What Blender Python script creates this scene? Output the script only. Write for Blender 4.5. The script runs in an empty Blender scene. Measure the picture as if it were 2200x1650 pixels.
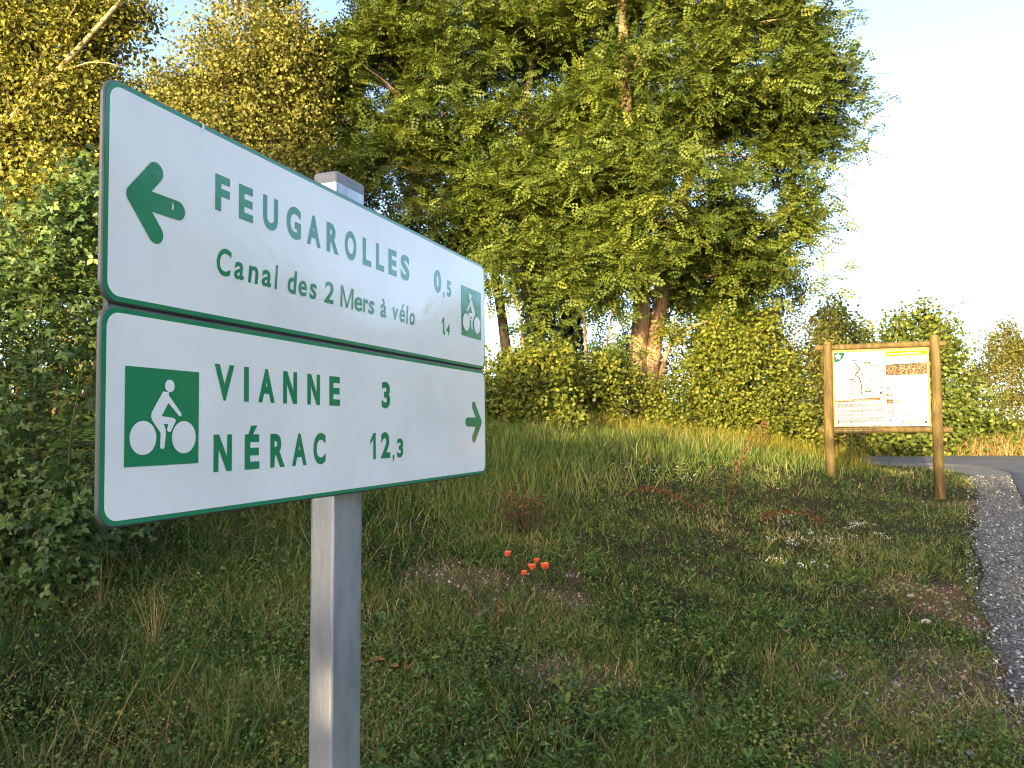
import bpy, bmesh, math, random
import numpy as np
from mathutils import Vector, Matrix

S = bpy.context.scene
COL = S.collection
RNG = np.random.default_rng(7)
random.seed(7)

# ------------------------------------------------------------------ camera, sky, sun, exposure
EYE = np.array([0.0, 0.0, 1.5])
PITCH, ROLL, FPX = 0.05672, -0.00657, 1660.57
cp, sp = math.cos(PITCH), math.sin(PITCH)
cr, sr = math.cos(ROLL), math.sin(ROLL)
C_F = np.array([0, cp, sp]); _u = np.array([0, -sp, cp]); _r = np.array([1.0, 0, 0])
C_R = cr * _r + sr * _u; C_U = -sr * _r + cr * _u
cam_d = bpy.data.cameras.new('camera'); cam = bpy.data.objects.new('camera', cam_d); COL.objects.link(cam)
m = Matrix.Identity(4)
for i in range(3):
    m[i][0] = C_R[i]; m[i][1] = C_U[i]; m[i][2] = -C_F[i]; m[i][3] = EYE[i]
cam.matrix_world = m
cam_d.sensor_width = 36.0; cam_d.lens = 36.0 * FPX / 2200.0
cam_d.clip_start = 0.05; cam_d.clip_end = 2000
S.camera = cam

SUN_AZ = np.array([-0.45, -0.893]); SUN_EL = math.radians(7.4)     # low evening sun behind the photographer, a little to the left
to_sun = Vector((SUN_AZ[0] * math.cos(SUN_EL), SUN_AZ[1] * math.cos(SUN_EL), math.sin(SUN_EL)))
world = bpy.data.worlds.new('World'); S.world = world; world.use_nodes = True
wn = world.node_tree; bg = wn.nodes['Background']
sky = wn.nodes.new('ShaderNodeTexSky'); sky.sky_type = 'NISHITA'; sky.sun_disc = False
sky.sun_elevation = SUN_EL; sky.sun_rotation = math.atan2(SUN_AZ[0], SUN_AZ[1])
sky.air_density = 0.4; sky.dust_density = 1.3; sky.ozone_density = 0.8
wn.links.new(sky.outputs[0], bg.inputs[0]); bg.inputs[1].default_value = 0.15
sun_d = bpy.data.lights.new('sun', 'SUN'); sun_d.energy = 2.0; sun_d.angle = math.radians(0.5); sun_d.color = (1.0, 0.86, 0.58)
sun = bpy.data.objects.new('sun', sun_d); COL.objects.link(sun)
sun.rotation_euler = to_sun.to_track_quat('Z', 'Y').to_euler(); sun.location = (-20, -25, 12)
S.view_settings.view_transform = 'Standard'; S.view_settings.look = 'None'
S.view_settings.exposure = 2.95; S.view_settings.gamma = 1.0; S.view_settings.use_curve_mapping = False
S.view_settings.use_white_balance = True; S.view_settings.white_balance_temperature = 7800; S.view_settings.white_balance_tint = 8   # the camera's setting for open shade
S.render.engine = 'CYCLES'
try:
    S.cycles.filter_width = 1.1; S.cycles.max_bounces = 6; S.cycles.transparent_max_bounces = 6
except Exception:
    pass

# ------------------------------------------------------------------ helpers: noise, terrain, points
def vnoise(x, y, seed=0):
    x = np.asarray(x, float); y = np.asarray(y, float)
    xi = np.floor(x).astype(np.int64); yi = np.floor(y).astype(np.int64)
    fx = x - xi; fy = y - yi; fx = fx * fx * (3 - 2 * fx); fy = fy * fy * (3 - 2 * fy)
    def h(a, b):
        n = (a * 374761393 + b * 668265263 + seed * 974711) & 0xffffffff
        n = ((n ^ (n >> 13)) * 1274126177) & 0xffffffff
        return ((n ^ (n >> 16)) & 0xffff) / 65535.0
    return (h(xi, yi) * (1 - fx) + h(xi + 1, yi) * fx) * (1 - fy) + (h(xi, yi + 1) * (1 - fx) + h(xi + 1, yi + 1) * fx) * fy
def fbm(x, y, seed=0, o=3):
    t = 0; a = 0.5; s = 0
    for k in range(o):
        t = t + a * vnoise(x * 2 ** k, y * 2 ** k, seed + k); s += a; a *= 0.5
    return t / s
def sstep(a, b, x):
    t = np.clip((np.asarray(x, float) - a) / (b - a), 0, 1); return t * t * (3 - 2 * t)

FOOT_Y = [-60, -10, 0, 3, 5, 7.5, 10, 12.6, 16, 19, 25, 60]; FOOT_X = [-1, 0.4, 0.8, 1.6, 2.5, 3.9, 5.5, 7.0, 8.5, 8.9, 9, 9]
LONG_Y = [-10, 0, 4, 7, 10, 14, 18, 30]; LONG_X = [-1.2, -1.0, -0.8, -0.2, 0.9, 2.8, 5.5, 8]
INNER = np.array([(-60, 27), (-30, 25), (0, 22.8), (6, 22), (9.5, 20.6), (10.9, 18.6), (10.5, 16.3), (8.5, 13.2), (6.1, 9.2), (3.9, 5.2), (2.6, 1.0), (1.8, -5), (1.4, -14), (1.2, -40)], float)
OUTER = np.array([(-60, 30), (-30, 28), (0, 25.6), (8, 24.7), (16, 24.2), (20, 22), (20.5, 18), (18, 13), (13, 8), (9.5, 3), (7.2, -1), (5.6, -6), (5.0, -14), (4.8, -40)], float)
VERGE = np.array([(-60, 26.6), (-30, 24.7), (0, 22.65), (4, 22.15), (8, 21.2), (10.0, 19.2), (9.5, 16.2), (7.6, 12.7), (6.0, 10.1), (4.4, 7.4), (3.0, 4.9), (2.22, 3.3), (1.4, 1.2), (0.9, -5), (0.7, -14), (0.6, -40)], float)
def resample(P, n=240):
    # smooth by Catmull-like averaging, then equal arc length
    for _ in range(2):
        Q = [P[0]]
        for a, b in zip(P[:-1], P[1:]):
            Q += [0.75 * a + 0.25 * b, 0.25 * a + 0.75 * b]
        P = np.array(Q + [P[-1]])
    s = np.concatenate([[0], np.cumsum(np.linalg.norm(np.diff(P, axis=0), axis=1))])
    # concentrate samples near the viewer
    t = np.linspace(0, s[-1], n * 6)
    X = np.stack([np.interp(t, s, P[:, 0]), np.interp(t, s, P[:, 1])], 1)
    w = 1.0 / (1.0 + 0.12 * np.linalg.norm(X, axis=1)); c = np.concatenate([[0], np.cumsum((w[1:] + w[:-1]) / 2)])
    tt = np.interp(np.linspace(0, c[-1], n), c, t)
    return np.stack([np.interp(tt, s, P[:, 0]), np.interp(tt, s, P[:, 1])], 1)
INNER_S, OUTER_S, VERGE_S = resample(INNER), resample(OUTER), resample(VERGE)
def sdist(P, x, y):
    """distance to polyline P, positive on the right-hand (road) side"""
    x = np.asarray(x, float).ravel(); y = np.asarray(y, float).ravel()
    best = np.full(x.shape, 1e9); sign = np.ones(x.shape)
    for a, b in zip(P[:-1], P[1:]):
        d = b - a; L2 = d @ d
        if L2 < 1e-12: continue
        t = np.clip(((x - a[0]) * d[0] + (y - a[1]) * d[1]) / L2, 0, 1)
        px = x - a[0] - t * d[0]; py = y - a[1] - t * d[1]; q = px * px + py * py
        cr_ = d[0] * (y - a[1]) - d[1] * (x - a[0])
        k = q < best; best[k] = q[k]; sign[k] = np.where(cr_[k] > 0, 1, -1)
    return np.sqrt(best) * sign
VERGE_C = VERGE_S[::3]
def road_side(x, y):
    sh = np.shape(x); return sdist(VERGE_C, x, y).reshape(sh)
def height(x, y, micro=True):
    x = np.asarray(x, float); y = np.asarray(y, float)
    z = 0.055 * np.clip(y - 2.5, 0, 9.0)
    z = np.where(y < -8, -0.01 * (y + 8) * 0, z)
    xf = np.interp(y, FOOT_Y, FOOT_X); t = xf - x
    fade = sstep(20.8, 17.5, y) * sstep(-40, -25, x) * sstep(-9, -3, y)
    k = np.interp(y, [0, 4, 10, 14], [0.05, 0.09, 0.205, 0.20]); ts = np.where(t < 0, 0, np.where(t < 1, t * t * .5, t - .5)); ts = 6.5 * np.tanh(ts / 6.5)
    z = z + fade * k * ts
    if micro:
        k = sstep(0.1, -0.6, road_side(x, y)) * sstep(60, 30, np.hypot(x, y))
        z = z + k * (0.07 * (fbm(x * 0.9, y * 0.9, 3) - 0.5) + 0.035 * (fbm(x * 4, y * 4, 9) - 0.5))
    return z
def ray(px, py):
    return C_F + (px - 1100) / FPX * C_R - (py - 825) / FPX * C_U
def at(px, py, depth):
    """the world point at a given depth (metres straight ahead) along a line of sight"""
    d = ray(px, py); return EYE + d * (depth / d[1])
def on_ground(px, py):
    d = ray(px, py); t = np.linspace(1.5, 40, 3000)
    P = EYE + d * t[:, None]; g = P[:, 2] - height(P[:, 0], P[:, 1], False)
    i = int(np.argmax(g <= 0)); p = P[i].copy() if g[i] <= 0 else P[-1].copy()
    p[2] = float(height(p[0], p[1])); return p

# ------------------------------------------------------------------ helpers: objects and meshes
def link(o, parent=None):
    COL.objects.link(o)
    if parent is not None: o.parent = parent
    return o
def tag(o, label=None, cat=None, group=None, kind=None):
    if label: o['label'] = label
    if cat: o['category'] = cat
    if group: o['group'] = group
    if kind: o['kind'] = kind
    return o
def thing(name, loc, label, cat, group=None):
    o = bpy.data.objects.new(name, None); o.location = tuple(float(v) for v in loc); o.empty_display_size = 0.1
    link(o); return tag(o, label, cat, group)
class MB:
    """collects triangles and quads in world space; build() links them as one mesh object"""
    def __init__(s): s.v = []; s.f = []; s.n = 0; s.a = []
    def add(s, V, F, var=0.5):
        V = np.asarray(V, float).reshape(-1, 3); s.v.append(V); s.f += [tuple(i + s.n for i in q) for q in F]; s.n += len(V)
        s.a.append(np.full(len(V), var) if np.isscalar(var) else np.asarray(var, float))
    def box(s, c, ux, uy, uz, hx, hy, hz):
        c, ux, uy, uz = map(np.asarray, (c, ux, uy, uz))
        V = [c + a * hx * ux + b * hy * uy + d * hz * uz for d in (-1, 1) for b in (-1, 1) for a in (-1, 1)]
        s.add(V, [(0, 2, 3, 1), (4, 5, 7, 6), (0, 1, 5, 4), (2, 6, 7, 3), (0, 4, 6, 2), (1, 3, 7, 5)])
    def tube(s, pts, rad, k=6, cap=True, var=0.5, wob=0.0, rng=None):
        pts = np.asarray(pts, float); n = len(pts); rad = np.broadcast_to(np.asarray(rad, float), (n,))
        T = np.gradient(pts, axis=0); T /= np.linalg.norm(T, axis=1)[:, None] + 1e-9
        ref = np.array([0, 0, 1.0]) if abs(T[0][2]) < 0.8 else np.array([1.0, 0, 0])
        V = []
        for i in range(n):
            a = np.cross(T[i], ref); a /= np.linalg.norm(a) + 1e-9; b = np.cross(T[i], a)
            for j in range(k):
                th = 2 * math.pi * j / k; w = 1 + (wob * (rng.random() - 0.5) if wob else 0)
                V.append(pts[i] + rad[i] * w * (math.cos(th) * a + math.sin(th) * b))
        F = [(i * k + j, i * k + (j + 1) % k, (i + 1) * k + (j + 1) % k, (i + 1) * k + j) for i in range(n - 1) for j in range(k)]
        if cap: F += [tuple(range(k - 1, -1, -1)), tuple((n - 1) * k + j for j in range(k))]
        s.add(V, F, var)
    def build(s, name, mat, parent=None, smooth=False, base=None, kind=None):
        V = np.concatenate(s.v); b = np.asarray(base if base is not None else (parent_world(parent) if parent is not None else (0, 0, 0)), float)
        me = bpy.data.meshes.new(name); me.from_pydata((V - b).tolist(), [], s.f); me.update()
        at_ = me.attributes.new('var', 'FLOAT', 'POINT'); at_.data.foreach_set('value', np.concatenate(s.a).astype(np.float32))
        if smooth: me.polygons.foreach_set('use_smooth', [True] * len(me.polygons))
        me.materials.append(mat); o = bpy.data.objects.new(name, me)
        if parent is None: o.location = tuple(b)
        link(o, parent)
        if kind: o['kind'] = kind
        return o
def parent_world(p):
    v = np.zeros(3)
    while p is not None:
        v += np.array(p.location); p = p.parent
    return v
def big_mesh(name, V, F, mat, parent=None, var=None, kind=None, base=(0, 0, 0)):
    """V (n,3), F (m,3) triangles"""
    b = parent_world(parent) if parent is not None else np.asarray(base, float)
    me = bpy.data.meshes.new(name); nv, nf = len(V), len(F)
    me.vertices.add(nv); me.vertices.foreach_set('co', (V - b).astype(np.float32).ravel())
    me.loops.add(nf * 3); me.loops.foreach_set('vertex_index', F.astype(np.int32).ravel())
    me.polygons.add(nf); me.polygons.foreach_set('loop_start', (np.arange(nf) * 3).astype(np.int32))
    me.update(calc_edges=True)
    if var is not None:
        a = me.attributes.new('var', 'FLOAT', 'POINT'); a.data.foreach_set('value', var.astype(np.float32))
    me.materials.append(mat); o = bpy.data.objects.new(name, me)
    if parent is None: o.location = tuple(b)
    link(o, parent)
    if kind: o['kind'] = kind
    return o
def unit(a):
    return a / (np.linalg.norm(a, axis=-1, keepdims=True) + 1e-9)
def frames(Y, Z):
    Y = unit(Y); X = unit(np.cross(Y, Z)); Z = np.cross(X, Y); return X, Y, Z
def scatter(TV, TF, P, Y, Z, Sc, var):
    """copies of a template (TV, TF triangles) at P with local y along Y, z near Z, scale Sc"""
    X, Y, Z = frames(Y, Z); n = len(P); k = len(TV); Sc = np.broadcast_to(Sc, (n,))
    V = P[:, None, :] + Sc[:, None, None] * (TV[None, :, 0:1] * X[:, None, :] + TV[None, :, 1:2] * Y[:, None, :] + TV[None, :, 2:3] * Z[:, None, :])
    F = (TF[None] + (np.arange(n) * k)[:, None, None]).reshape(-1, 3)
    return V.reshape(-1, 3), F, np.repeat(var, k)
def merge(parts):
    V, F, A, o = [], [], [], 0
    for v, f, a in parts:
        V.append(v); F.append(f + o); A.append(a); o += len(v)
    return np.concatenate(V), np.concatenate(F), np.concatenate(A)
def copy_tree(o, parent=None):
    c = o.copy(); COL.objects.link(c); c.parent = parent
    for ch in o.children: copy_tree(ch, c)
    return c

# ------------------------------------------------------------------ materials
def new_mat(name):
    m = bpy.data.materials.new(name); m.use_nodes = True; nt = m.node_tree
    return m, nt, nt.nodes['Principled BSDF'], nt.nodes['Material Output']
def ramp(nt, stops, fac, interp='LINEAR'):
    r = nt.nodes.new('ShaderNodeValToRGB'); e = r.color_ramp; e.interpolation = interp
    while len(e.elements) > 1: e.elements.remove(e.elements[-1])
    for i, (p, c) in enumerate(stops):
        el = e.elements[0] if i == 0 else e.elements.new(p)
        el.position = p; el.color = (*c, 1)
    nt.links.new(fac, r.inputs[0]); return r.outputs[0]
def noise_tex(nt, scale, detail=4, rough=0.55, vec=None, dim=None):
    n = nt.nodes.new('ShaderNodeTexNoise'); n.inputs['Scale'].default_value = scale; n.inputs['Detail'].default_value = detail; n.inputs['Roughness'].default_value = rough
    if vec is not None: nt.links.new(vec, n.inputs['Vector'])
    return n.outputs['Fac']
def coords(nt, kind='Object', scale=(1, 1, 1)):
    t = nt.nodes.new('ShaderNodeTexCoord'); mp = nt.nodes.new('ShaderNodeMapping'); mp.inputs['Scale'].default_value = scale
    nt.links.new(t.outputs[kind], mp.inputs[0]); return mp.outputs[0]
def bump(nt, b, fac, strength=0.3, dist=0.01):
    n = nt.nodes.new('ShaderNodeBump'); n.inputs['Strength'].default_value = strength; n.inputs['Distance'].default_value = dist
    nt.links.new(fac, n.inputs['Height']); nt.links.new(n.outputs[0], b.inputs['Normal'])
def attr(nt, name='var'):
    a = nt.nodes.new('ShaderNodeAttribute'); a.attribute_name = name; return a.outputs['Fac']
def leaf_mat(name, stops, transl=0.3, rough=0.55, spec=0.25):
    m, nt, b, out = new_mat(name)
    c = ramp(nt, stops, attr(nt)); nt.links.new(c, b.inputs['Base Color'])
    b.inputs['Roughness'].default_value = rough; b.inputs['Specular IOR Level'].default_value = spec
    t = nt.nodes.new('ShaderNodeBsdfTranslucent'); nt.links.new(c, t.inputs[0])
    mx = nt.nodes.new('ShaderNodeMixShader'); mx.inputs[0].default_value = transl
    nt.links.new(b.outputs[0], mx.inputs[1]); nt.links.new(t.outputs[0], mx.inputs[2]); nt.links.new(mx.outputs[0], out.inputs[0])
    return m
def plain(name, col, rough=0.5, spec=0.3, metal=0.0, nscale=None, amp=0.25, bs=0.0, stretch=(1, 1, 1)):
    m, nt, b, out = new_mat(name)
    b.inputs['Roughness'].default_value = rough; b.inputs['Specular IOR Level'].default_value = spec; b.inputs['Metallic'].default_value = metal
    if nscale:
        f = noise_tex(nt, nscale, 5, 0.6, coords(nt, 'Object', stretch))
        c = ramp(nt, [(0.25, tuple(v * (1 - amp) for v in col)), (0.75, tuple(min(1, v * (1 + amp)) for v in col))], f)
        nt.links.new(c, b.inputs['Base Color'])
        if bs: bump(nt, b, f, bs)
    else:
        b.inputs['Base Color'].default_value = (*col, 1)
    return m

M = {}
LOC = [(0, (0.022, 0.045, 0.008)), (0.45, (0.068, 0.098, 0.014)), (0.8, (0.13, 0.155, 0.022)), (1, (0.19, 0.185, 0.028))]
M['locust'] = leaf_mat('locust_leaf', LOC, 0.3)
M['gold_leaf'] = leaf_mat('gold_leaf', [(0, (0.049, 0.060, 0.009)), (0.5, (0.159, 0.159, 0.022)), (1, (0.298, 0.258, 0.040))], 0.3)
M['poplar_leaf'] = leaf_mat('poplar_leaf', [(0, (0.055, 0.059, 0.013)), (0.5, (0.141, 0.141, 0.025)), (1, (0.255, 0.223, 0.045))], 0.3)
M['bush_leaf'] = leaf_mat('bush_leaf', [(0, (0.048, 0.073, 0.009)), (0.5, (0.122, 0.142, 0.018)), (1, (0.215, 0.205, 0.029))], 0.3)
M['olive_leaf'] = leaf_mat('olive_leaf', [(0, (0.050, 0.057, 0.011)), (0.5, (0.106, 0.102, 0.020)), (1, (0.184, 0.157, 0.032))], 0.25)
M['mound_leaf'] = leaf_mat('mound_leaf', [(0, (0.039, 0.064, 0.012)), (0.5, (0.088, 0.117, 0.020)), (1, (0.176, 0.185, 0.034))], 0.25)
M['bramble_leaf'] = leaf_mat('bramble_leaf', [(0, (0.028, 0.056, 0.015)), (0.5, (0.073, 0.123, 0.029)), (1, (0.146, 0.202, 0.050))], 0.25, 0.45, 0.35)
M['yellow_grass'] = leaf_mat('yellow_grass', [(0, (0.072, 0.096, 0.013)), (0.5, (0.176, 0.160, 0.024)), (1, (0.336, 0.256, 0.056))], 0.25, 0.6, 0.2)
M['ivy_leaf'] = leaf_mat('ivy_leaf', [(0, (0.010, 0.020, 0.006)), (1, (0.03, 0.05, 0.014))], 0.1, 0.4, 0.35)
M['grass'] = leaf_mat('grass_blade', [(0, (0.024, 0.048, 0.009)), (0.35, (0.080, 0.139, 0.021)), (0.65, (0.165, 0.207, 0.041)), (0.86, (0.309, 0.234, 0.080)), (1, (0.511, 0.405, 0.213))], 0.3, 0.5, 0.3)
M['weed'] = leaf_mat('weed_leaf', [(0, (0.025, 0.062, 0.013)), (0.5, (0.095, 0.168, 0.034)), (0.85, (0.190, 0.235, 0.050)), (1, (0.336, 0.269, 0.056))], 0.25, 0.5, 0.3)
M['straw'] = leaf_mat('straw', [(0, (0.16, 0.10, 0.03)), (0.5, (0.32, 0.22, 0.08)), (1, (0.5, 0.38, 0.18))], 0.2, 0.6, 0.2)
M['rust'] = leaf_mat('dead_seed', [(0, (0.07, 0.028, 0.012)), (0.5, (0.15, 0.06, 0.025)), (1, (0.24, 0.11, 0.05))], 0.15, 0.7, 0.15)
M['bark'] = plain('bark', (0.27, 0.17, 0.095), 0.9, 0.1, 0, 9, 0.55, 0.6, (3, 3, 0.6))
M['dark_bark'] = plain('dark_bark', (0.05, 0.038, 0.028), 0.9, 0.1, 0, 9, 0.5, 0.6, (3, 3, 0.6))
M['pale_bark'] = plain('pale_bark', (0.30, 0.22, 0.13), 0.8, 0.15, 0, 12, 0.35, 0.3, (1, 1, 2))
M['stem'] = plain('green_stem', (0.06, 0.085, 0.025), 0.6, 0.2)
M['bramble_stem'] = plain('bramble_stem', (0.07, 0.06, 0.03), 0.7, 0.2)
M['petal'] = plain('poppy_petal', (0.80, 0.16, 0.07), 0.6, 0.2, 0, 60, 0.15)
M['white_petal'] = plain('white_petal', (0.55, 0.54, 0.52), 0.7, 0.2)
M['yellow_petal'] = plain('yellow_petal', (0.75, 0.5, 0.03), 0.6, 0.2)
M['fallen'] = plain('fallen_leaf', (0.24, 0.11, 0.035), 0.6, 0.2, 0, 45, 0.6)
M['fallen_pink'] = plain('fallen_leaf_pale', (0.30, 0.17, 0.11), 0.7, 0.2, 0, 45, 0.3)

# ------------------------------------------------------------------ the setting: ground, road, gravel verge
PATCHES = [(3.2, 5.9, 0.40, 0.75, 1.0), (1.95, 4.15, 0.55, 0.5, 0.35), (-0.35, 5.3, 0.75, 0.5, 0.6), (1.45, 3.45, 0.35, 0.25, 0.5), (-1.0, 7.6, 0.6, 0.35, 0.6), (2.6, 4.35, 0.25, 0.5, 0.3), (0.5, 4.1, 0.5, 0.25, 0.5), (6.2, 10.4, 0.5, 0.35, 0.4)]
def bare(x, y):
    x = np.asarray(x, float); y = np.asarray(y, float); b = np.zeros(np.shape(x)); r = np.zeros(np.shape(x))
    wob = fbm(x * 4.2, y * 4.2, 21, 4) - 0.5
    for cx, cy, rx, ry, red in PATCHES:
        q = np.sqrt(((x - cx) / rx) ** 2 + ((y - cy) / ry) ** 2) + 2.2 * wob
        k = .72 * sstep(1.4, 0.4, q); r = np.where(k > b, red, r); b = np.maximum(b, k)
    return b, r
def grow(a, b, step0, step1, n_far):
    near = np.arange(a, b, step0); far = step1 * (1.22 ** np.arange(n_far) - 1) / 0.22 + step1
    return np.concatenate([(near[0] - far)[::-1], near, near[-1] + far])
gx = grow(-7, 12, 0.14, 0.3, 32); gy = grow(0, 26, 0.16, 0.3, 32)
GX, GY = np.meshgrid(gx, gy); gz = height(GX, GY)
nx, ny = len(gx), len(gy)
V = np.stack([GX.ravel(), GY.ravel(), gz.ravel()], 1)
I = np.arange(nx * ny).reshape(ny, nx); a, b, c, d = I[:-1, :-1].ravel(), I[:-1, 1:].ravel(), I[1:, 1:].ravel(), I[1:, :-1].ravel()
F = np.concatenate([np.stack([a, b, c], 1), np.stack([a, c, d], 1)])
mg, nt, bs, _ = new_mat('soil')
n1 = noise_tex(nt, 2.2, 6, 0.65, coords(nt)); n2 = noise_tex(nt, 70, 4, 0.7, coords(nt)); n3 = noise_tex(nt, 16, 5, 0.65, coords(nt))
turf = ramp(nt, [(0.3, (0.018, 0.020, 0.007)), (0.5, (0.040, 0.036, 0.014)), (0.7, (0.12, 0.085, 0.04))], n3)
soil = ramp(nt, [(0.3, (0.07, 0.048, 0.03)), (0.5, (0.15, 0.11, 0.065)), (0.68, (0.30, 0.24, 0.16))], n2)
redc = ramp(nt, [(0.3, (0.11, 0.045, 0.028)), (0.5, (0.22, 0.10, 0.055)), (0.72, (0.36, 0.20, 0.12))], n2)
mx1 = nt.nodes.new('ShaderNodeMixRGB'); nt.links.new(attr(nt, 'red'), mx1.inputs[0]); nt.links.new(soil, mx1.inputs[1]); nt.links.new(redc, mx1.inputs[2])
mx2 = nt.nodes.new('ShaderNodeMixRGB'); nt.links.new(attr(nt, 'bare'), mx2.inputs[0]); nt.links.new(turf, mx2.inputs[1]); nt.links.new(mx1.outputs[0], mx2.inputs[2])
nt.links.new(mx2.outputs[0], bs.inputs['Base Color']); bs.inputs['Roughness'].default_value = 0.95; bs.inputs['Specular IOR Level'].default_value = 0.1
bump(nt, bs, n2, 0.8, 0.02)
ground = big_mesh('ground', V, F, mg, kind='structure')
bm_, rd_ = bare(GX.ravel(), GY.ravel())
for nm, arr in (('bare', bm_), ('red', rd_)):
    at_ = ground.data.attributes.new(nm, 'FLOAT', 'POINT'); at_.data.foreach_set('value', arr.astype(np.float32))
ground['label'] = 'uneven grassy ground rising to a bank on one side of the path'

def ribbon(name, A, B, lift, mat, nacross=10, edge=0.0):
    n = len(A); t = np.linspace(0, 1, nacross); P = A[:, None] * (1 - t)[None, :, None] + B[:, None] * t[None, :, None]
    if edge:
        s = np.cumsum(np.concatenate([[0], np.linalg.norm(np.diff(A, axis=0), axis=1)]))
        nrm = unit(np.stack([-np.gradient(A[:, 1]), np.gradient(A[:, 0])], 1)); w = edge * (fbm(s * 2.5, s * 0, 5) - 0.5) + edge * 0.6 * (fbm(s * 11, s * 0 + 4, 6) - 0.5)
        P[:, 0] += nrm * w[:, None] * 2
    z = height(P[..., 0], P[..., 1], False) + lift
    V = np.concatenate([P, z[..., None]], 2).reshape(-1, 3)
    # a rim drops into the ground all round the near edge
    I = np.arange(n * nacross).reshape(n, nacross); a, b, c, d = I[:-1, :-1].ravel(), I[:-1, 1:].ravel(), I[1:, 1:].ravel(), I[1:, :-1].ravel()
    F = np.concatenate([np.stack([a, d, c], 1), np.stack([a, c, b], 1)])
    rim = V[I[:, 0]].copy(); rim[:, 2] -= lift + 0.02; k = len(V); V = np.concatenate([V, rim]); r = k + np.arange(n)
    F = np.concatenate([F, np.stack([I[:-1, 0], r[:-1], r[1:]], 1), np.stack([I[:-1, 0], r[1:], I[1:, 0]], 1)])
    return big_mesh(name, V, F, mat, kind='structure')
ma, nt, bs, _ = new_mat('asphalt')
co = coords(nt); n1 = noise_tex(nt, 180, 3, 0.7, co); n2 = noise_tex(nt, 1.1, 5, 0.6, co); n3 = noise_tex(nt, 0.35, 2, 0.5, co)
ca = ramp(nt, [(0.3, (0.055, 0.056, 0.062)), (0.7, (0.125, 0.125, 0.132))], n1); cb = ramp(nt, [(0.35, (0.75, 0.75, 0.77)), (0.7, (1.25, 1.22, 1.2))], n2)
mm = nt.nodes.new('ShaderNodeMixRGB'); mm.blend_type = 'MULTIPLY'; mm.inputs[0].default_value = 1; nt.links.new(ca, mm.inputs[1]); nt.links.new(cb, mm.inputs[2])
nt.links.new(mm.outputs[0], bs.inputs['Base Color']); bs.inputs['Roughness'].default_value = 0.8; bump(nt, bs, n1, 0.4, 0.006)
n_common = 240
road = ribbon('path', INNER_S, OUTER_S, 0.05, ma, 14, 0.03); road['label'] = 'grey asphalt cycle path curving past the wooden notice board'
mv, nt, bs, _ = new_mat('gravel_bed')
co = coords(nt); vo = nt.nodes.new('ShaderNodeTexVoronoi'); vo.inputs['Scale'].default_value = 55; nt.links.new(co, vo.inputs['Vector'])
sepc = nt.nodes.new('ShaderNodeSeparateColor'); nt.links.new(vo.outputs['Color'], sepc.inputs[0])
cg = ramp(nt, [(0, (0.025, 0.024, 0.022)), (0.4, (0.075, 0.072, 0.067)), (0.8, (0.15, 0.143, 0.13)), (1, (0.32, 0.30, 0.28))], sepc.outputs[0])
nt.links.new(cg, bs.inputs['Base Color']); bs.inputs['Roughness'].default_value = 0.9; bump(nt, bs, vo.outputs['Distance'], -0.9, 0.02)
verge = ribbon('gravel_verge', VERGE_S, INNER_S, 0.022, mv, 8, 0.08); verge['label'] = 'pale gravel verge between the grass and the asphalt path'

# loose stones on the verge and on the bare soil
def blob(rng, sub=0):
    t = (1 + 5 ** 0.5) / 2
    if sub == 0:
        V = np.array([(1, 0, 0), (-1, 0, 0), (0, 1, 0), (0, -1, 0), (0, 0, 1), (0, 0, -1)], float)
        F = np.array([(0, 2, 4), (2, 1, 4), (1, 3, 4), (3, 0, 4), (2, 0, 5), (1, 2, 5), (3, 1, 5), (0, 3, 5)])
    else:
        V = np.array([(-1, t, 0), (1, t, 0), (-1, -t, 0), (1, -t, 0), (0, -1, t), (0, 1, t), (0, -1, -t), (0, 1, -t), (t, 0, -1), (t, 0, 1), (-t, 0, -1), (-t, 0, 1)], float); V = unit(V)
        F = np.array([(0, 11, 5), (0, 5, 1), (0, 1, 7), (0, 7, 10), (0, 10, 11), (1, 5, 9), (5, 11, 4), (11, 10, 2), (10, 7, 6), (7, 1, 8), (3, 9, 4), (3, 4, 2), (3, 2, 6), (3, 6, 8), (3, 8, 9), (4, 9, 5), (2, 4, 11), (6, 2, 10), (8, 6, 7), (9, 8, 1)])
    return V * (1 + 0.5 * (rng.random((len(V), 3)) - 0.5)), F
mst, nt, bs, _ = new_mat('stone')
cs = ramp(nt, [(0, (0.035, 0.033, 0.031)), (0.35, (0.09, 0.084, 0.078)), (0.7, (0.18, 0.17, 0.155)), (0.9, (0.55, 0.53, 0.50)), (1, (0.34, 0.17, 0.10))], attr(nt)); nt.links.new(cs, bs.inputs['Base Color']); bs.inputs['Roughness'].default_value = 0.85
M['stone'] = mst
parts = []
rs = np.random.default_rng(11)
n = 60000; r_ = 2.6 + 15 * rs.random(n) ** 1.8; az = np.radians(18 + 28 * rs.random(n)); X = r_ * np.sin(az); Y = r_ * np.cos(az)
dv = road_side(X, Y); di = sdist(INNER_S[::3], X, Y)
k = (dv > -0.12) & (di < 0.02) & (rs.random(n) < np.clip(0.75 + dv * 2, 0.15, 1)); X, Y = X[k][:15000], Y[k][:15000]
n = len(X); sz = (0.004 + 0.009 * rs.random(n) ** 2) * (1 + 0.03 * np.hypot(X, Y)); Z = height(X, Y, False) + 0.022 + sz * 0.3
bv, bf = blob(rs); parts.append(scatter(bv, bf, np.stack([X, Y, Z], 1), rs.normal(size=(n, 3)), rs.normal(size=(n, 3)), sz, rs.random(n) * 0.9))
n = 60000; X = -2 + 7 * rs.random(n); Y = 2.4 + 6.5 * rs.random(n); bb, rr = bare(X, Y)
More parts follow.
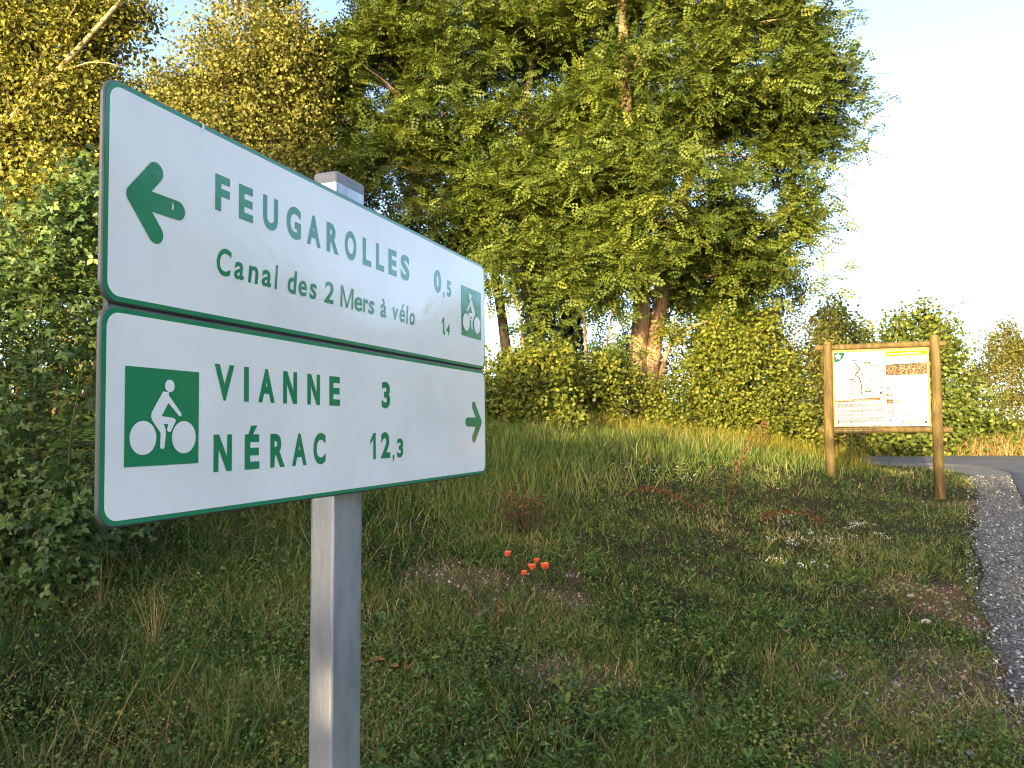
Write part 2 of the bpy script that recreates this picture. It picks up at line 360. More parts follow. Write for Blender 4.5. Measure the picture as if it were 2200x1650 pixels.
k = (rs.random(n) < bb * np.where(rr > 0.8, 0.8, 1.0)) & (road_side(X, Y) < 0); X, Y, rr = X[k], Y[k], rr[k]; n = len(X)
sz = 0.003 + 0.013 * rs.random(n) ** 3; Z = height(X, Y) + sz * 0.2
parts.append(scatter(bv, bf, np.stack([X, Y, Z], 1), rs.normal(size=(n, 3)), rs.normal(size=(n, 3)), sz, np.where(rs.random(n) < rr * 0.75, 0.97, rs.random(n) * 0.93)))
V, F, A = merge(parts); big_mesh('gravel', V, F, mst, var=A, kind='stuff')['label'] = 'loose grey and white gravel on the verge and the bare soil'

# ------------------------------------------------------------------ the direction sign
SH = np.array([0.34893, 0.93715, -0.00137]); SV = np.array([-0.003786, -0.010168, 1.0]); SN = np.array([0.93715, -0.34893, 0.0])
SO = np.array([-0.40851, 0.75914, 0.35923]) + EYE
SR = SN                                                     # the printed side faces along SN
def sp_(a, b, off=0.0):                                     # a metres along the sign, b metres down from its top edge
    return SO + a * SH - b * SV + off * SN
M['sign_white'], nt, bs, _ = new_mat('sign_white')
co = coords(nt); f = noise_tex(nt, 7, 5, 0.6, co); c = ramp(nt, [(0.3, (0.82, 0.81, 0.77)), (0.6, (0.90, 0.885, 0.84))], f); nt.links.new(c, bs.inputs['Base Color'])
def gloss(nt, bs):
    bs.inputs['Roughness'].default_value = 0.09; bs.inputs['Specular IOR Level'].default_value = 0.55
    g = noise_tex(nt, 26, 4, 0.6, coords(nt)); bump(nt, bs, g, 0.045, 0.01)
gloss(nt, bs)
M['sign_green'], nt, bs, _ = new_mat('sign_green'); bs.inputs['Base Color'].default_value = (0.002, 0.235, 0.10, 1); gloss(nt, bs)
M['sign_edge'] = plain('sign_edge', (0.11, 0.125, 0.12), 0.45, 0.5, 0.3)
M['galvanised'], nt, bs, _ = new_mat('galvanised')
co = coords(nt, 'Object', (1, 1, 0.12)); f1 = noise_tex(nt, 160, 4, 0.7, co); f2 = noise_tex(nt, 9, 5, 0.6, coords(nt, 'Object', (1, 1, 0.4)))
f3 = noise_tex(nt, 330, 2, 0.5, coords(nt, 'Object', (1, 1, 0.35)))
c1 = ramp(nt, [(0.35, (0.30, 0.32, 0.345)), (0.5, (0.46, 0.48, 0.51)), (0.68, (0.62, 0.64, 0.67))], f2); c2 = ramp(nt, [(0.66, (0, 0, 0)), (0.74, (1, 1, 1))], f3)
mx = nt.nodes.new('ShaderNodeMixRGB'); nt.links.new(c2, mx.inputs[0]); nt.links.new(c1, mx.inputs[1]); mx.inputs[2].default_value = (0.62, 0.64, 0.66, 1); nt.links.new(mx.outputs[0], bs.inputs['Base Color'])
bs.inputs['Metallic'].default_value = 0.65; bs.inputs['Roughness'].default_value = 0.36; bump(nt, bs, f1, 0.25, 0.004)
M['cap'] = plain('post_cap', (0.20, 0.20, 0.21), 0.45, 0.4, 0, 30, 0.2)

base = sp_(0.50, 0, -0.052); base[2] = 0.0
sign = thing('direction_sign', base, 'white cycle route signpost with green lettering and two stacked panels on a grey metal post', 'signpost')

# post: 85 x 43 mm box section, rounded long edges
def post_mesh():
    mb = MB(); w, dpt, r = 0.0425, 0.0215, 0.005; pts = []
    for sx, sy, a0 in ((1, 1, 0), (-1, 1, 90), (-1, -1, 180), (1, -1, 270)):
        for k in range(4):
            th = math.radians(a0 + 30 * k); pts.append((sx * (w - r) + r * math.cos(th), sy * (dpt - r) + r * math.sin(th)))
    hx = np.array([SH[0], SH[1], 0]); hx /= np.linalg.norm(hx)
    rows = []
    ztop = SO[2] + 0.045
    cb = sp_(0.4945, 0.75, -0.0525); ct = sp_(0.5065, -0.045, -0.0525)          # the post leans very slightly
    slope = (ct - cb)[:2] / (ct[2] - cb[2])
    for z in (-0.3, 0.4, 0.9, 1.4, ztop):
        cxy = cb[:2] + slope * (z - cb[2])
        rows.append([np.array([*(cxy + p * hx[:2] + q * SN[:2]), z]) for p, q in pts])
    V = [v for r0 in rows for v in r0]; k = len(pts); n = len(rows)
    F = [(i * k + j, i * k + (j + 1) % k, (i + 1) * k + (j + 1) % k, (i + 1) * k + j) for i in range(n - 1) for j in range(k)]
    F.append(tuple((n - 1) * k + j for j in range(k)))
    mb.add(V, F); top = np.array(rows[-1]); return mb, top
mb, ptop = post_mesh(); post = mb.build('post', M['galvanised'], sign)
mb = MB(); ctr = ptop.mean(0); k = len(ptop)
rings = [ctr + (ptop - ctr) * s + np.array([0, 0, dz]) for s, dz in ((1.02, -0.012), (1.02, 0.002), (0.95, 0.0055), (0.6, 0.008))]
mb.add(np.concatenate(rings), [(i * k + j, i * k + (j + 1) % k, (i + 1) * k + (j + 1) % k, (i + 1) * k + j) for i in range(3) for j in range(k)] + [tuple(3 * k + j for j in range(k)), tuple(range(k - 1, -1, -1))])
mb.build('post_cap', M['cap'], sign)

def rrect(a0, a1, b0, b1, r, k=8):
    out = []
    for ca, cb, t0 in ((a1 - r, b0 + r, -90), (a1 - r, b1 - r, 0), (a0 + r, b1 - r, 90), (a0 + r, b0 + r, 180)):
        for i in range(k + 1):
            th = math.radians(t0 + 90 * i / k); out.append((ca + r * math.cos(th), cb + r * math.sin(th)))
    return out                                              # clockwise seen from the printed side (b runs down)
def flat(poly, off, mb):
    V = [sp_(a, b, off) for a, b in poly]; area = sum(p[0] * q[1] - q[0] * p[1] for p, q in zip(poly, poly[1:] + poly[:1]))
    idx = list(range(len(poly))); 
    if area > 0: idx = idx[::-1]
    mb.add(V, [tuple(idx)])
def stroke(p, q, r, off, mb, k=10):
    p, q = np.array(p), np.array(q); d = (q - p) / np.linalg.norm(q - p); t0 = math.atan2(d[1], d[0]); pts = []
    for c, s in ((q, t0 - math.pi / 2), (p, t0 + math.pi / 2)):
        for i in range(k + 1):
            th = s + math.pi * i / k; pts.append((c[0] + r * math.cos(th), c[1] + r * math.sin(th)))
    flat(pts, off, mb)
def ellipse(c, ra, rb, off, mb, k=28):
    flat([(c[0] + ra * math.cos(2 * math.pi * i / k), c[1] + rb * math.sin(2 * math.pi * i / k)) for i in range(k)], off, mb)

GLYPHS = {}
def glyph(ch, bold=0.0, shear=0.0):
    key = (ch, bold, shear)
    if ch in '1MN' and len(ch) == 1 and bold >= 0.0:          # drawn by hand: upright strokes of the road-sign alphabet
        P = {'1': [(0.55, 0), (1, 0), (1, 1), (0.62, 1), (0, 0.72), (0.0, 0.56), (0.55, 0.76)],
             'M': [(0, 0), (0.14, 0), (0.14, 0.80), (0.44, 0), (0.56, 0), (0.86, 0.80), (0.86, 0), (1, 0), (1, 1), (0.83, 1), (0.5, 0.17), (0.17, 1), (0, 1)],
             'N': [(0, 0), (0.27, 0), (0.27, 0.60), (0.71, 0), (1, 0), (1, 1), (0.73, 1), (0.73, 0.40), (0.29, 1), (0, 1)]}[ch]
        P = np.array(P); P[:, 0] += shear * 0.35 * P[:, 1]; lo, hi = P.min(0), P.max(0)
        bmm = bmesh.new(); fc = bmm.faces.new([bmm.verts.new((*q, 0)) for q in (P - lo) / (hi - lo)]); bmm.verts.index_update(); bmm.normal_update()
        bmesh.ops.triangulate(bmm, faces=[fc]); F = [tuple(v.index for v in f_.verts) for f_ in bmm.faces]; Q = np.array([v.co[:2] for v in bmm.verts]); bmm.free()
        return Q, F
    if key not in GLYPHS:
        cu = bpy.data.curves.new('glyph', 'FONT'); cu.body = ch; cu.size = 1; cu.offset = bold; cu.shear = shear; cu.resolution_u = 5
        o = bpy.data.objects.new('glyph', cu); me = o.to_mesh()
        P = np.array([v.co[:2] for v in me.vertices]); F = [tuple(p.vertices) for p in me.polygons]
        o.to_mesh_clear(); bpy.data.objects.remove(o); bpy.data.curves.remove(cu)
        lo, hi = P.min(0), P.max(0); GLYPHS[key] = ((P - lo) / (hi - lo), F)
    return GLYPHS[key]
def letter(ch, a0, a1, b0, b1, off, mb, bold=0.012, shear=0.0, point=sp_):
    P, F = glyph(ch, bold, shear)
    V = [point(a0 + x * (a1 - a0), b1 - y * (b1 - b0), off) for x, y in P]
    mb.add(V, F)

def panel(b0, b1, label):
    mb = MB(); e = 0.0008; r = 0.021
    outs = [(rrect(-e + 0.0022, 1 + e - 0.0022, b0 - e + 0.0022, b1 + e - 0.0022, r - 0.0022), 0.0), (rrect(-e + 0.0006, 1 + e - 0.0006, b0 - e + 0.0006, b1 + e - 0.0006, r - 0.0006), -0.0012), (rrect(-e, 1 + e, b0 - e, b1 + e, r), -0.0035), (rrect(-e, 1 + e, b0 - e, b1 + e, r), -0.0042)]
    V = [sp_(a, b, off) for poly, off in outs for a, b in poly]; k = len(outs[0][0]); n = len(outs)
    F = [(i * k + j, (i + 1) * k + j, (i + 1) * k + (j + 1) % k, i * k + (j + 1) % k) for i in range(n - 1) for j in range(k)]
    F += [tuple(range(k))[::-1], tuple((n - 1) * k + j for j in range(k))]
    mb.add(V, F); p = mb.build('sign_panel', M['sign_edge'], sign); tag(p, label)
    mb = MB(); flat(rrect(0.0016, 1 - 0.0016, b0 + 0.0016, b1 - 0.0016, r - 0.002), 0.0004, mb); mb.build('border', M['sign_green'], p)
    mb = MB(); flat(rrect(0.0064, 1 - 0.0070, b0 + 0.0066, b1 - 0.0066, r - 0.0055), 0.0008, mb); mb.build('face', M['sign_white'], p)
    return p
up = panel(0.0, 0.2297, 'upper white panel naming FEUGAROLLES with an arrow to the left')
lo = panel(0.2329, 0.4567, 'lower white panel naming VIANNE and NÉRAC with an arrow to the right')
PR = 0.0012
def word(parent, glyphs, bold=0.04, shear=0.0, mat='sign_green'):
    for ch, a0, a1, b0, b1 in glyphs:
        mb = MB(); letter(ch, a0, a1, b0, b1, PR, mb, bold, shear); mb.build('comma' if ch == ',' else 'digit' if ch.isdigit() else 'letter', M[mat], parent)
T, B = 0.0528, 0.0966
word(up, [('F', .1575, .1825, T, B), ('E', .1990, .2255, T, B), ('U', .2452, .2757, T, B + .0006), ('G', .2942, .3262, T - .0008, B + .0006), ('A', .3403, .3733, T, B), ('R', .3890, .4203, T, B), ('O', .4380, .4702, T - .0008, B + .0008), ('L', .4896, .5152, T, B), ('L', .5309, .5565, T, B), ('E', .5720, .5998, T, B), ('S', .6146, .6462, T - .0008, B + .0008)])
word(up, [('0', .7463, .7768, .0534, .0978), (',', .7851, .7910, .0918, .1036), ('5', .8029, .8225, .0655, .0980)])
T, B, X_ = 0.1410, 0.1735, 0.1512
word(up, [('C', .1608, .1862, T - .0008, B + .0006), ('a', .1910, .2088, X_, B), ('n', .2165, .2362, X_, B), ('a', .2428, .2621, X_, B), ('l', .2690, .2762, T, B),
          ('d', .2969, .3182, T, B), ('e', .3211, .3403, X_, B), ('s', .3461, .3640, X_, B),
          ('2', .3815, .4070, T, B),
          ('M', .4252, .4622, T, B), ('e', .4643, .4877, X_, B + .0006), ('r', .4896, .5056, X_, B), ('s', .5055, .5250, X_, B),
          ('à', .5436, .5640, .1420, B), ('v', .5850, .6055, X_, B), ('é', .6095, .6285, .1408, B), ('l', .6335, .6420, T, B), ('o', .6467, .6657, X_, B)], 0.02, 0.12)
word(up, [('1', .7770, .7895, .1424, .1746), (',', .7872, .7930, .1690, .1782), ('4', .7982, .8145, .1523, .1746)], 0.02, 0.12)
T, B = 0.2807, 0.3241
word(lo, [('V', .1585, .1926, T, B), ('I', .2102, .2192, T, B), ('A', .2372, .2702, T, B), ('N', .2878, .3183, T, B), ('N', .3420, .3725, T, B), ('E', .3961, .4241, T, B)])
word(lo, [('3', .5475, .5758, .2802, .3247)])
T, B = 0.3645, 0.4086
word(lo, [('N', .1577, .1890, T, B), ('É', .2122, .2400, .3538, B), ('R', .2617, .2922, T, B), ('A', .3075, .3409, T, B), ('C', .3566, .3868, T - .0005, B + .0004)])
word(lo, [('1', .5110, .5281, .3650, .4076), ('2', .5449, .5755, .3640, .4074), (',', .5832, .5895, .4020, .4142), ('3', .5990, .6210, .3752, .4080)])
mb = MB(); tip = (0.0385, 0.1136)
for i, q in enumerate(((0.0665, 0.0800), (0.0672, 0.1475), (0.0985, 0.1139))): stroke(tip, q, 0.0106, PR + 0.0002 * i, mb)
mb.build('arrow', M['sign_green'], up)
mb = MB(); tip = (0.9635, 0.3450)
for i, q in enumerate(((0.9320, 0.3105), (0.9315, 0.3790), (0.8975, 0.3450))): stroke(tip, q, 0.0095, PR + 0.0002 * i, mb)
mb.build('arrow', M['sign_green'], lo)
BODY = [(0.0798, 0.3171), (0.0876, 0.3176), (0.088, 0.3215), (0.1062, 0.3405), (0.1064, 0.3428), (0.1050, 0.3440), (0.1029, 0.3434), (0.0873, 0.3294), (0.0778, 0.344), (0.0935, 0.3455), (0.0975, 0.3470), (0.0981, 0.3492), (0.0920, 0.3595), (0.0900, 0.3611), (0.0878, 0.3611), (0.0857, 0.3592), (0.0872, 0.3525), (0.0807, 0.3522), (0.0836, 0.3580), (0.0841, 0.3625), (0.0826, 0.3770), (0.0812, 0.3790), (0.0788, 0.3794), (0.0766, 0.3782), (0.0762, 0.3760), (0.0768, 0.3623), (0.0650, 0.3485), (0.0634, 0.3450), (0.0640, 0.3405)]
def pictogram(parent, a0, b0, flip):
    mb = MB(); s = 0.104; flat([(a0, b0), (a0 + s, b0), (a0 + s, b0 + s), (a0, b0 + s)], PR, mb); pg = mb.build('pictogram', M['sign_green'], parent)
    tr = (lambda a, b: (a0 + s - (a - 0.0294), b0 + b - 0.2928)) if flip else (lambda a, b: (a0 + a - 0.0294, b0 + b - 0.2928))
    mb = MB(); flat([tr(*q) for q in BODY], PR + 0.0004, mb); ellipse(tr(0.0889, 0.3108), 0.0069, 0.0068, PR + 0.0006, mb)
    ellipse(tr(0.0528, 0.3671), 0.0177, 0.0179, PR + 0.0008, mb); ellipse(tr(0.1102, 0.3671), 0.0178, 0.0180, PR + 0.0008, mb)
    # the cyclist and wheels are convex-filled pieces; the body outline is concave, so triangulate it
    me = mb.build('cyclist_symbol', M['sign_white'], parent)
    bmm = bmesh.new(); bmm.from_mesh(me.data); bmesh.ops.triangulate(bmm, faces=bmm.faces[:]); bmm.to_mesh(me.data); bmm.free()
pictogram(lo, 0.0294, 0.2928, False); pictogram(up, 0.8710, 0.0632, True)
# weathering: small scrapes on the print, a drip mark
for parent, pts in ((up, [(0.1335, 0.0010), (0.1372, 0.0012), (0.1374, 0.0085), (0.1352, 0.0110), (0.1340, 0.0085)]), (up, [(0.0890, 0.1070), (0.0910, 0.1095), (0.0912, 0.1130), (0.0898, 0.1165), (0.0882, 0.1150), (0.0893, 0.1110)])):
    mb = MB(); flat(pts, PR + 0.0012, mb); mb.build('scrape', M['sign_white'], parent)
# mounting rails between the panels and the post
mb = MB(); mb.box(sp_(0.5, 0.2313, -0.0075), SH, SN, SV, 0.488, 0.003, 0.010); mb.build('joint_strip', M['sign_edge'], sign)
for b in (0.06, 0.17, 0.29, 0.40):
    mb = MB(); mb.box(sp_(0.5, b, -0.0176), SH, SN, SV, 0.06, 0.0130, 0.012); mb.build('mounting_clip', M['galvanised'], sign)

# ------------------------------------------------------------------ the wooden notice board
BU = np.array([math.cos(-0.3381), math.sin(-0.3381), 0.0]); BN = np.array([BU[1], -BU[0], 0.0]); BZ = np.array([0, 0, 1.0])
BW, BH = 1.238, 1.10; BC = np.array([5.404, 11.3226, 1.0882]) + EYE      # centre of the print's top edge
def bp(a, b, off=0.0):                                       # a metres along from the left edge, b metres down
    return BC + (a - BW / 2) * BU - b * BZ + off * BN
mw, nt, bs, _ = new_mat('round_wood')
co = coords(nt, 'Object', (6, 6, 1.0)); f = noise_tex(nt, 3.5, 6, 0.65, co); f2 = noise_tex(nt, 5, 3, 0.5, coords(nt, 'Object', (1, 1, 1)))
c1 = ramp(nt, [(0.3, (0.045, 0.030, 0.011)), (0.5, (0.095, 0.064, 0.022)), (0.7, (0.16, 0.11, 0.04))], f); nt.links.new(c1, bs.inputs['Base Color'])
bs.inputs['Roughness'].default_value = 0.75; bs.inputs['Specular IOR Level'].default_value = 0.2; bump(nt, bs, f, 0.35, 0.01)
M['wood'] = mw
M['batten'] = plain('batten', (0.30, 0.15, 0.06), 0.7, 0.2, 0, 14, 0.3, 0.2)
M['knot'] = plain('knot', (0.05, 0.025, 0.012), 0.8, 0.1)
bb0 = bp(BW / 2, 0, 0); bb0[2] = float(height(bb0[0], bb0[1]))
board = thing('notice_board', bb0, 'wooden notice board of round posts and rails framing a printed map', 'notice board')
rb = np.random.default_rng(3)
for a, ztop in ((-0.092, 2.755), (BW + 0.105, 2.790)):
    p0 = bp(a, 0, 0.02); g = float(height(p0[0], p0[1])); zs = [g - 0.4, g, g + 0.5, g + 1.0, g + 1.6, g + 2.0, ztop - 0.006, ztop]
    pts = [np.array([p0[0] + 0.008 * math.sin(3 * z + a), p0[1], z]) for z in zs]
    mb = MB(); mb.tube(pts, [0.072, 0.071, 0.070, 0.068, 0.065, 0.062, 0.060, 0.054], 18, True, 0.5, 0.05, rb); po = mb.build('post', M['wood'], board, True)
    for q in range(9):
        z = g + 0.1 + rb.random() * 2.0; th = math.radians(-90 + 150 * (rb.random() - 0.5)); r = 0.0665
        c = np.array([p0[0] + r * math.cos(th), p0[1] + r * math.sin(th), z]); nn = np.array([math.cos(th), math.sin(th), 0])
        mb = MB(); mb.tube([c - nn * 0.01, c + nn * 0.004], [0.011, 0.007], 7); mb.build('knot', M['knot'], po)
for b, x0, x1, rad in ((-0.085, -0.26, BW + 0.26, 0.046), (BH + 0.055, -0.24, BW + 0.30, 0.046)):
    pts = [bp(x0 + (x1 - x0) * t, b + 0.004 * math.sin(7 * t), -0.035) for t in (0, 0.004, 0.2, 0.4, 0.6, 0.8, 0.996, 1)]
    mb = MB(); mb.tube(pts, [rad * 0.88, rad, rad * 1.02, rad, rad * 0.98, rad, rad, rad * 0.88], 16, True, 0.5, 0.05, rb); mb.build('rail', M['wood'], board, True)
for a0, a1, b0, b1 in ((-0.026, -0.002, -0.036, BH + 0.008), (BW + 0.002, BW + 0.026, -0.036, BH + 0.008), (-0.002, BW + 0.002, -0.036, -0.003)):
    mb = MB(); c = bp((a0 + a1) / 2, (b0 + b1) / 2, 0.0); mb.box(c, BU, BN, BZ, (a1 - a0) / 2, 0.014, (b1 - b0) / 2); mb.build('batten', M['batten'], board)

INK = {k: plain('print_' + k, v, 0.75, 0.08) for k, v in {'white': (0.33, 0.33, 0.33), 'green': (0.004, 0.055, 0.034), 'orange': (0.22, 0.045, 0.006), 'yellow': (0.33, 0.15, 0.004), 'black': (0.02, 0.02, 0.022), 'grey': (0.02, 0.02, 0.021), 'pale': (0.06, 0.059, 0.056), 'blue': (0.02, 0.035, 0.13), 'red': (0.16, 0.008, 0.012), 'cream': (0.27, 0.265, 0.225)}.items()}
mp_, nt, bs, _ = new_mat('print_town'); co = coords(nt, 'Object', (1, 1, 1.6)); f = noise_tex(nt, 42, 4, 0.75, co)
nt.links.new(ramp(nt, [(0.36, (0.012, 0.008, 0.004)), (0.46, (0.06, 0.03, 0.012)), (0.55, (0.16, 0.11, 0.06)), (0.7, (0.30, 0.27, 0.22))], f), bs.inputs['Base Color']); bs.inputs['Roughness'].default_value = 0.8; bs.inputs['Specular IOR Level'].default_value = 0.08
mp2, nt, bs, _ = new_mat('print_portrait'); f = noise_tex(nt, 26, 3, 0.6, coords(nt)); nt.links.new(ramp(nt, [(0.4, (0.02, 0.02, 0.02)), (0.5, (0.05, 0.05, 0.048)), (0.62, (0.24, 0.23, 0.22))], f), bs.inputs['Base Color'])
DIV = 0.549 * BW
class Print:
    def __init__(s, parent, a0, w): s.p, s.a0, s.w, s.n = parent, a0, w, {}
    def quad(s, ink, x0, y0, x1, y1, lay=0, poly=None):
        mb, _ = s.n.setdefault((ink, lay), (MB(), 0)); P = poly or [(x0, y0), (x1, y0), (x1, y1), (x0, y1)]
        area = sum(p[0] * q[1] - q[0] * p[1] for p, q in zip(P, P[1:] + P[:1]))
        V = [bp(s.a0 + x * s.w, y * BH, 0.0105 + 0.0008 * lay) for x, y in P]; idx = list(range(len(P)))
        mb.add(V, [tuple(idx if area < 0 else idx[::-1])])
    def line(s, ink, pts, w, lay=0):
        k = s.w / BH
        for (x0, y0), (x1, y1) in zip(pts[:-1], pts[1:]):
            dx, dy = (x1 - x0) * k, (y1 - y0); L = math.hypot(dx, dy) + 1e-9; nx_, ny_ = -dy / L * w / 2 / k, dx / L * w / 2
            s.quad(ink, 0, 0, 0, 0, lay, [(x0 + nx_, y0 + ny_), (x1 + nx_, y1 + ny_), (x1 - nx_, y1 - ny_), (x0 - nx_, y0 - ny_)])
    def text(s, ink, body, x0, y0, x1, y1, lay=0, bold=0.01):
        mb, _ = s.n.setdefault((ink, lay), (MB(), 0))
        letter(body, s.a0 + x0 * s.w, s.a0 + x1 * s.w, y0 * BH, y1 * BH, 0.0105 + 0.0008 * lay, mb, bold, 0, bp)
    def done(s):
        for (ink, lay), (mb, _) in s.n.items():
            o = mb.build('printed_banner' if ink in ('orange', 'yellow') else 'printed_picture' if ink not in INK else 'print', INK[ink] if ink in INK else ink, s.p, kind='stuff')
            bmm = bmesh.new(); bmm.from_mesh(o.data); bmesh.ops.triangulate(bmm, faces=bmm.faces[:]); bmm.to_mesh(o.data); bmm.free()
def poster(a0, a1, label):
    mb = MB(); mb.box(bp((a0 + a1) / 2, BH / 2, 0.0), BU, BN, BZ, (a1 - a0) / 2, 0.010, BH / 2); o = mb.build('printed_panel', INK['white'], board); tag(o, label); return o
pl = poster(0, DIV - 0.004, 'left printed panel with a route map above lines of text'); pr = poster(DIV + 0.004, BW, 'right printed panel with a yellow banner and a town photograph')
mb = MB(); mb.box(bp(DIV, BH * 0.55, 0.002), BU, BN, BZ, 0.003, 0.010, BH * 0.45); mb.build('divider', INK['black'], board)
rp = random.Random(5)
P1 = Print(pl, 0.0, DIV - 0.004)
P1.quad('green', 0, 0, 0, 0, 0, [(0.004, 0.004)] + [(0.004 + 0.21 * math.cos(t), 0.004 + 0.128 * math.sin(t)) for t in np.linspace(0, math.pi / 2, 12)])
P1.quad('white', 0, 0, 0, 0, 1, [(0.085 + (0.072 if i % 2 == 0 else 0.045) * math.cos(math.radians(-90 + 36 * i)), 0.055 + (0.046 if i % 2 == 0 else 0.029) * math.sin(math.radians(-90 + 36 * i))) for i in range(10)])
P1.text('black', 'U2', 0.060, 0.045, 0.112, 0.068, 2)
P1.text('black', 'Voie Verte de la vallée de la Baïse', 0.26, 0.018, 0.93, 0.042); P1.text('black', 'Albret en Gascogne', 0.26, 0.052, 0.64, 0.076)
P1.quad('cream', 0.30, 0.17, 0.98, 0.57, 0)
main = [(0.42, 0.13), (0.46, 0.19), (0.52, 0.225), (0.47, 0.27), (0.42, 0.31), (0.50, 0.35), (0.53, 0.42), (0.545, 0.49), (0.52, 0.53), (0.55, 0.57), (0.54, 0.61)]
P1.line('black', main, 0.012, 2)
P1.line('grey', [(0.09, 0.50), (0.16, 0.46), (0.27, 0.475), (0.37, 0.45), (0.35, 0.40), (0.42, 0.37)], 0.004, 1)
P1.line('grey', [(0.12, 0.15), (0.14, 0.20), (0.15, 0.32)], 0.004, 1); P1.line('grey', [(0.12, 0.15), (0.22, 0.18)], 0.004, 1)
for i in range(46):
    x, y = 0.05 + 0.9 * rp.random(), 0.17 + 0.42 * rp.random(); P1.quad('grey', x, y, x + 0.03 + 0.05 * rp.random(), y + 0.008, 1)
for i in range(14):
    x, y = 0.15 + 0.75 * rp.random(), 0.18 + 0.38 * rp.random(); P1.line('pale', [(x, y), (x + 0.12 * (rp.random() - .2), y + 0.05 * (rp.random() - .5)), (x + 0.22 * (rp.random()), y + 0.08 * (rp.random() - .5))], 0.003, 1)
for i in range(9):
    x, y = 0.1 + 0.8 * rp.random(), 0.2 + 0.36 * rp.random(); P1.quad('black', x, y, x + 0.016, y + 0.010, 2)
P1.quad('blue', 0.36, 0.108, 0.45, 0.122, 2); P1.quad('red', 0.31, 0.362, 0.375, 0.375, 2)
for y in (0.138, 0.508): P1.quad('green', 0.56, y, 0.73, y + 0.032, 2); P1.quad('white', 0.57, y + 0.006, 0.61, y + 0.026, 3); P1.quad('white', 0.63, y + 0.012, 0.71, y + 0.019, 3)
P1.quad('black', 0.90, 0.545, 0.935, 0.575, 2)
P1.quad('orange', 0, 0, 0, 0, 0, [(0.005, 0.645), (0.885, 0.615), (0.905, 0.62), (0.90, 0.645), (0.88, 0.655), (0.005, 0.678)]); P1.text('white', 'Bienvenue en ALBRET, DESTINATION GRAND AIR', 0.03, 0.640, 0.84, 0.660, 1)
y = 0.70
for blk in (4, 0, 3, 0, 3, 2, 3, 0, 3, 0, 4):
    for i in range(blk):
        x = 0.10 if blk in (3,) and y > 0.75 and y < 0.80 else 0.04
        while x < 0.93:
            w = 0.02 + 0.09 * rp.random()
            if i == blk - 1 and x > 0.55 and blk > 2: break
            P1.quad('grey' if blk != 2 else 'black', x, y, min(x + w, 0.97), y + 0.0085, 0); x += w + 0.012
        y += 0.0125
    y += 0.011
P1.quad('pale', 0.04, 0.695, 0.96, 0.697, 0); P1.quad('black', 0.035, 0.765, 0.06, 0.79, 0); P1.quad('black', 0.04, 0.925, 0.06, 0.945, 0); P1.quad('black', 0.035, 0.955, 0.07, 0.97, 0)
P1.done()
P2 = Print(pr, DIV + 0.004, BW - DIV - 0.004)
P2.quad('yellow', 0, 0, 0, 0, 0, [(0.02, 0.005), (0.995, 0.005), (0.995, 0.066), (0.06, 0.074), (0.03, 0.066), (0.02, 0.05)]); P2.text('white', 'Bienvenue à FEUGAROLLES', 0.08, 0.026, 0.86, 0.052, 1)
for i in range(5): P2.quad('grey', 0.05 + 0.06 * i, 0.115, 0.06 + 0.06 * i, 0.13, 0)
P2.quad(mp_, 0.02, 0.175, 0.995, 0.325, 0); P2.line('black', [(0.02, 0.185), (0.35, 0.19), (0.7, 0.172), (0.995, 0.168)], 0.008, 1); P2.quad('white', 0, 0, 0, 0, 2, [(0.02, 0.168), (0.99, 0.150), (0.995, 0.164), (0.55, 0.170), (0.02, 0.182)])
y = 0.345
for i in range(10):
    P2.quad('pale', 0.02, y, 0.12 + 0.25 * rp.random(), y + 0.006, 0); P2.quad('pale', 0.80 + 0.1 * rp.random(), y + 0.004, 0.98, y + 0.008, 0); y += 0.0135
P2.quad('orange', 0.02, 0.492, 0.12, 0.505, 0); P2.quad('orange', 0, 0, 0, 0, 0, [(0.02, 0.60), (0.02, 0.575), (0.05, 0.568), (0.17, 0.568), (0.17, 0.592), (0.14, 0.60)]); P2.quad('white', 0.06, 0.578, 0.14, 0.589, 1)
P2.quad(mp_, 0.02, 0.64, 0.175, 0.705, 0); P2.quad(mp2, 0.03, 0.745, 0.185, 0.84, 0)
P2.quad('cream', 0, 0, 0, 0, 0, [(0.62 + 0.30 * math.cos(t), 0.70 + 0.085 * math.sin(t)) for t in np.linspace(0, 2 * math.pi, 20)[:-1]])
P2.line('grey', [(0.37, 0.53), (0.31, 0.62), (0.28, 0.68), (0.22, 0.75)], 0.004, 1); P2.line('grey', [(0.82, 0.56), (0.70, 0.63), (0.62, 0.69)], 0.003, 1); P2.line('grey', [(0.55, 0.75), (0.50, 0.79)], 0.004, 1)
P2.quad('green', 0.245, 0.66, 0.36, 0.676, 2); P2.quad('black', 0.37, 0.52, 0.44, 0.526, 2)
for x, y in ((0.73, 0.60), (0.78, 0.60), (0.70, 0.65), (0.65, 0.70)): P2.quad('black', x, y, x + 0.018, y + 0.010, 2)
for i in range(3): P2.quad('black', 0.24, 0.815 + 0.019 * i, 0.255, 0.824 + 0.019 * i, 0); P2.quad('grey', 0.27, 0.816 + 0.019 * i, 0.52 + 0.12 * (i == 1), 0.822 + 0.019 * i, 0)
for x0, y0, x1, y1, k in ((.07, .915, .12, .935, 'grey'), (.14, .945, .23, .952, 'grey'), (.38, .935, .43, .948, 'black'), (.47, .937, .80, .942, 'grey'), (.47, .950, .86, .955, 'grey'), (.90, .93, .95, .96, 'grey'), (.06, .98, .15, .987, 'grey'), (.30, .975, .34, .99, 'black'), (.35, .979, .41, .986, 'black'), (.55, .977, .60, .992, 'black'), (.61, .981, .66, .988, 'grey'), (.80, .983, .95, .987, 'grey')): P2.quad(k, x0, y0, x1, y1, 0)
P2.done()

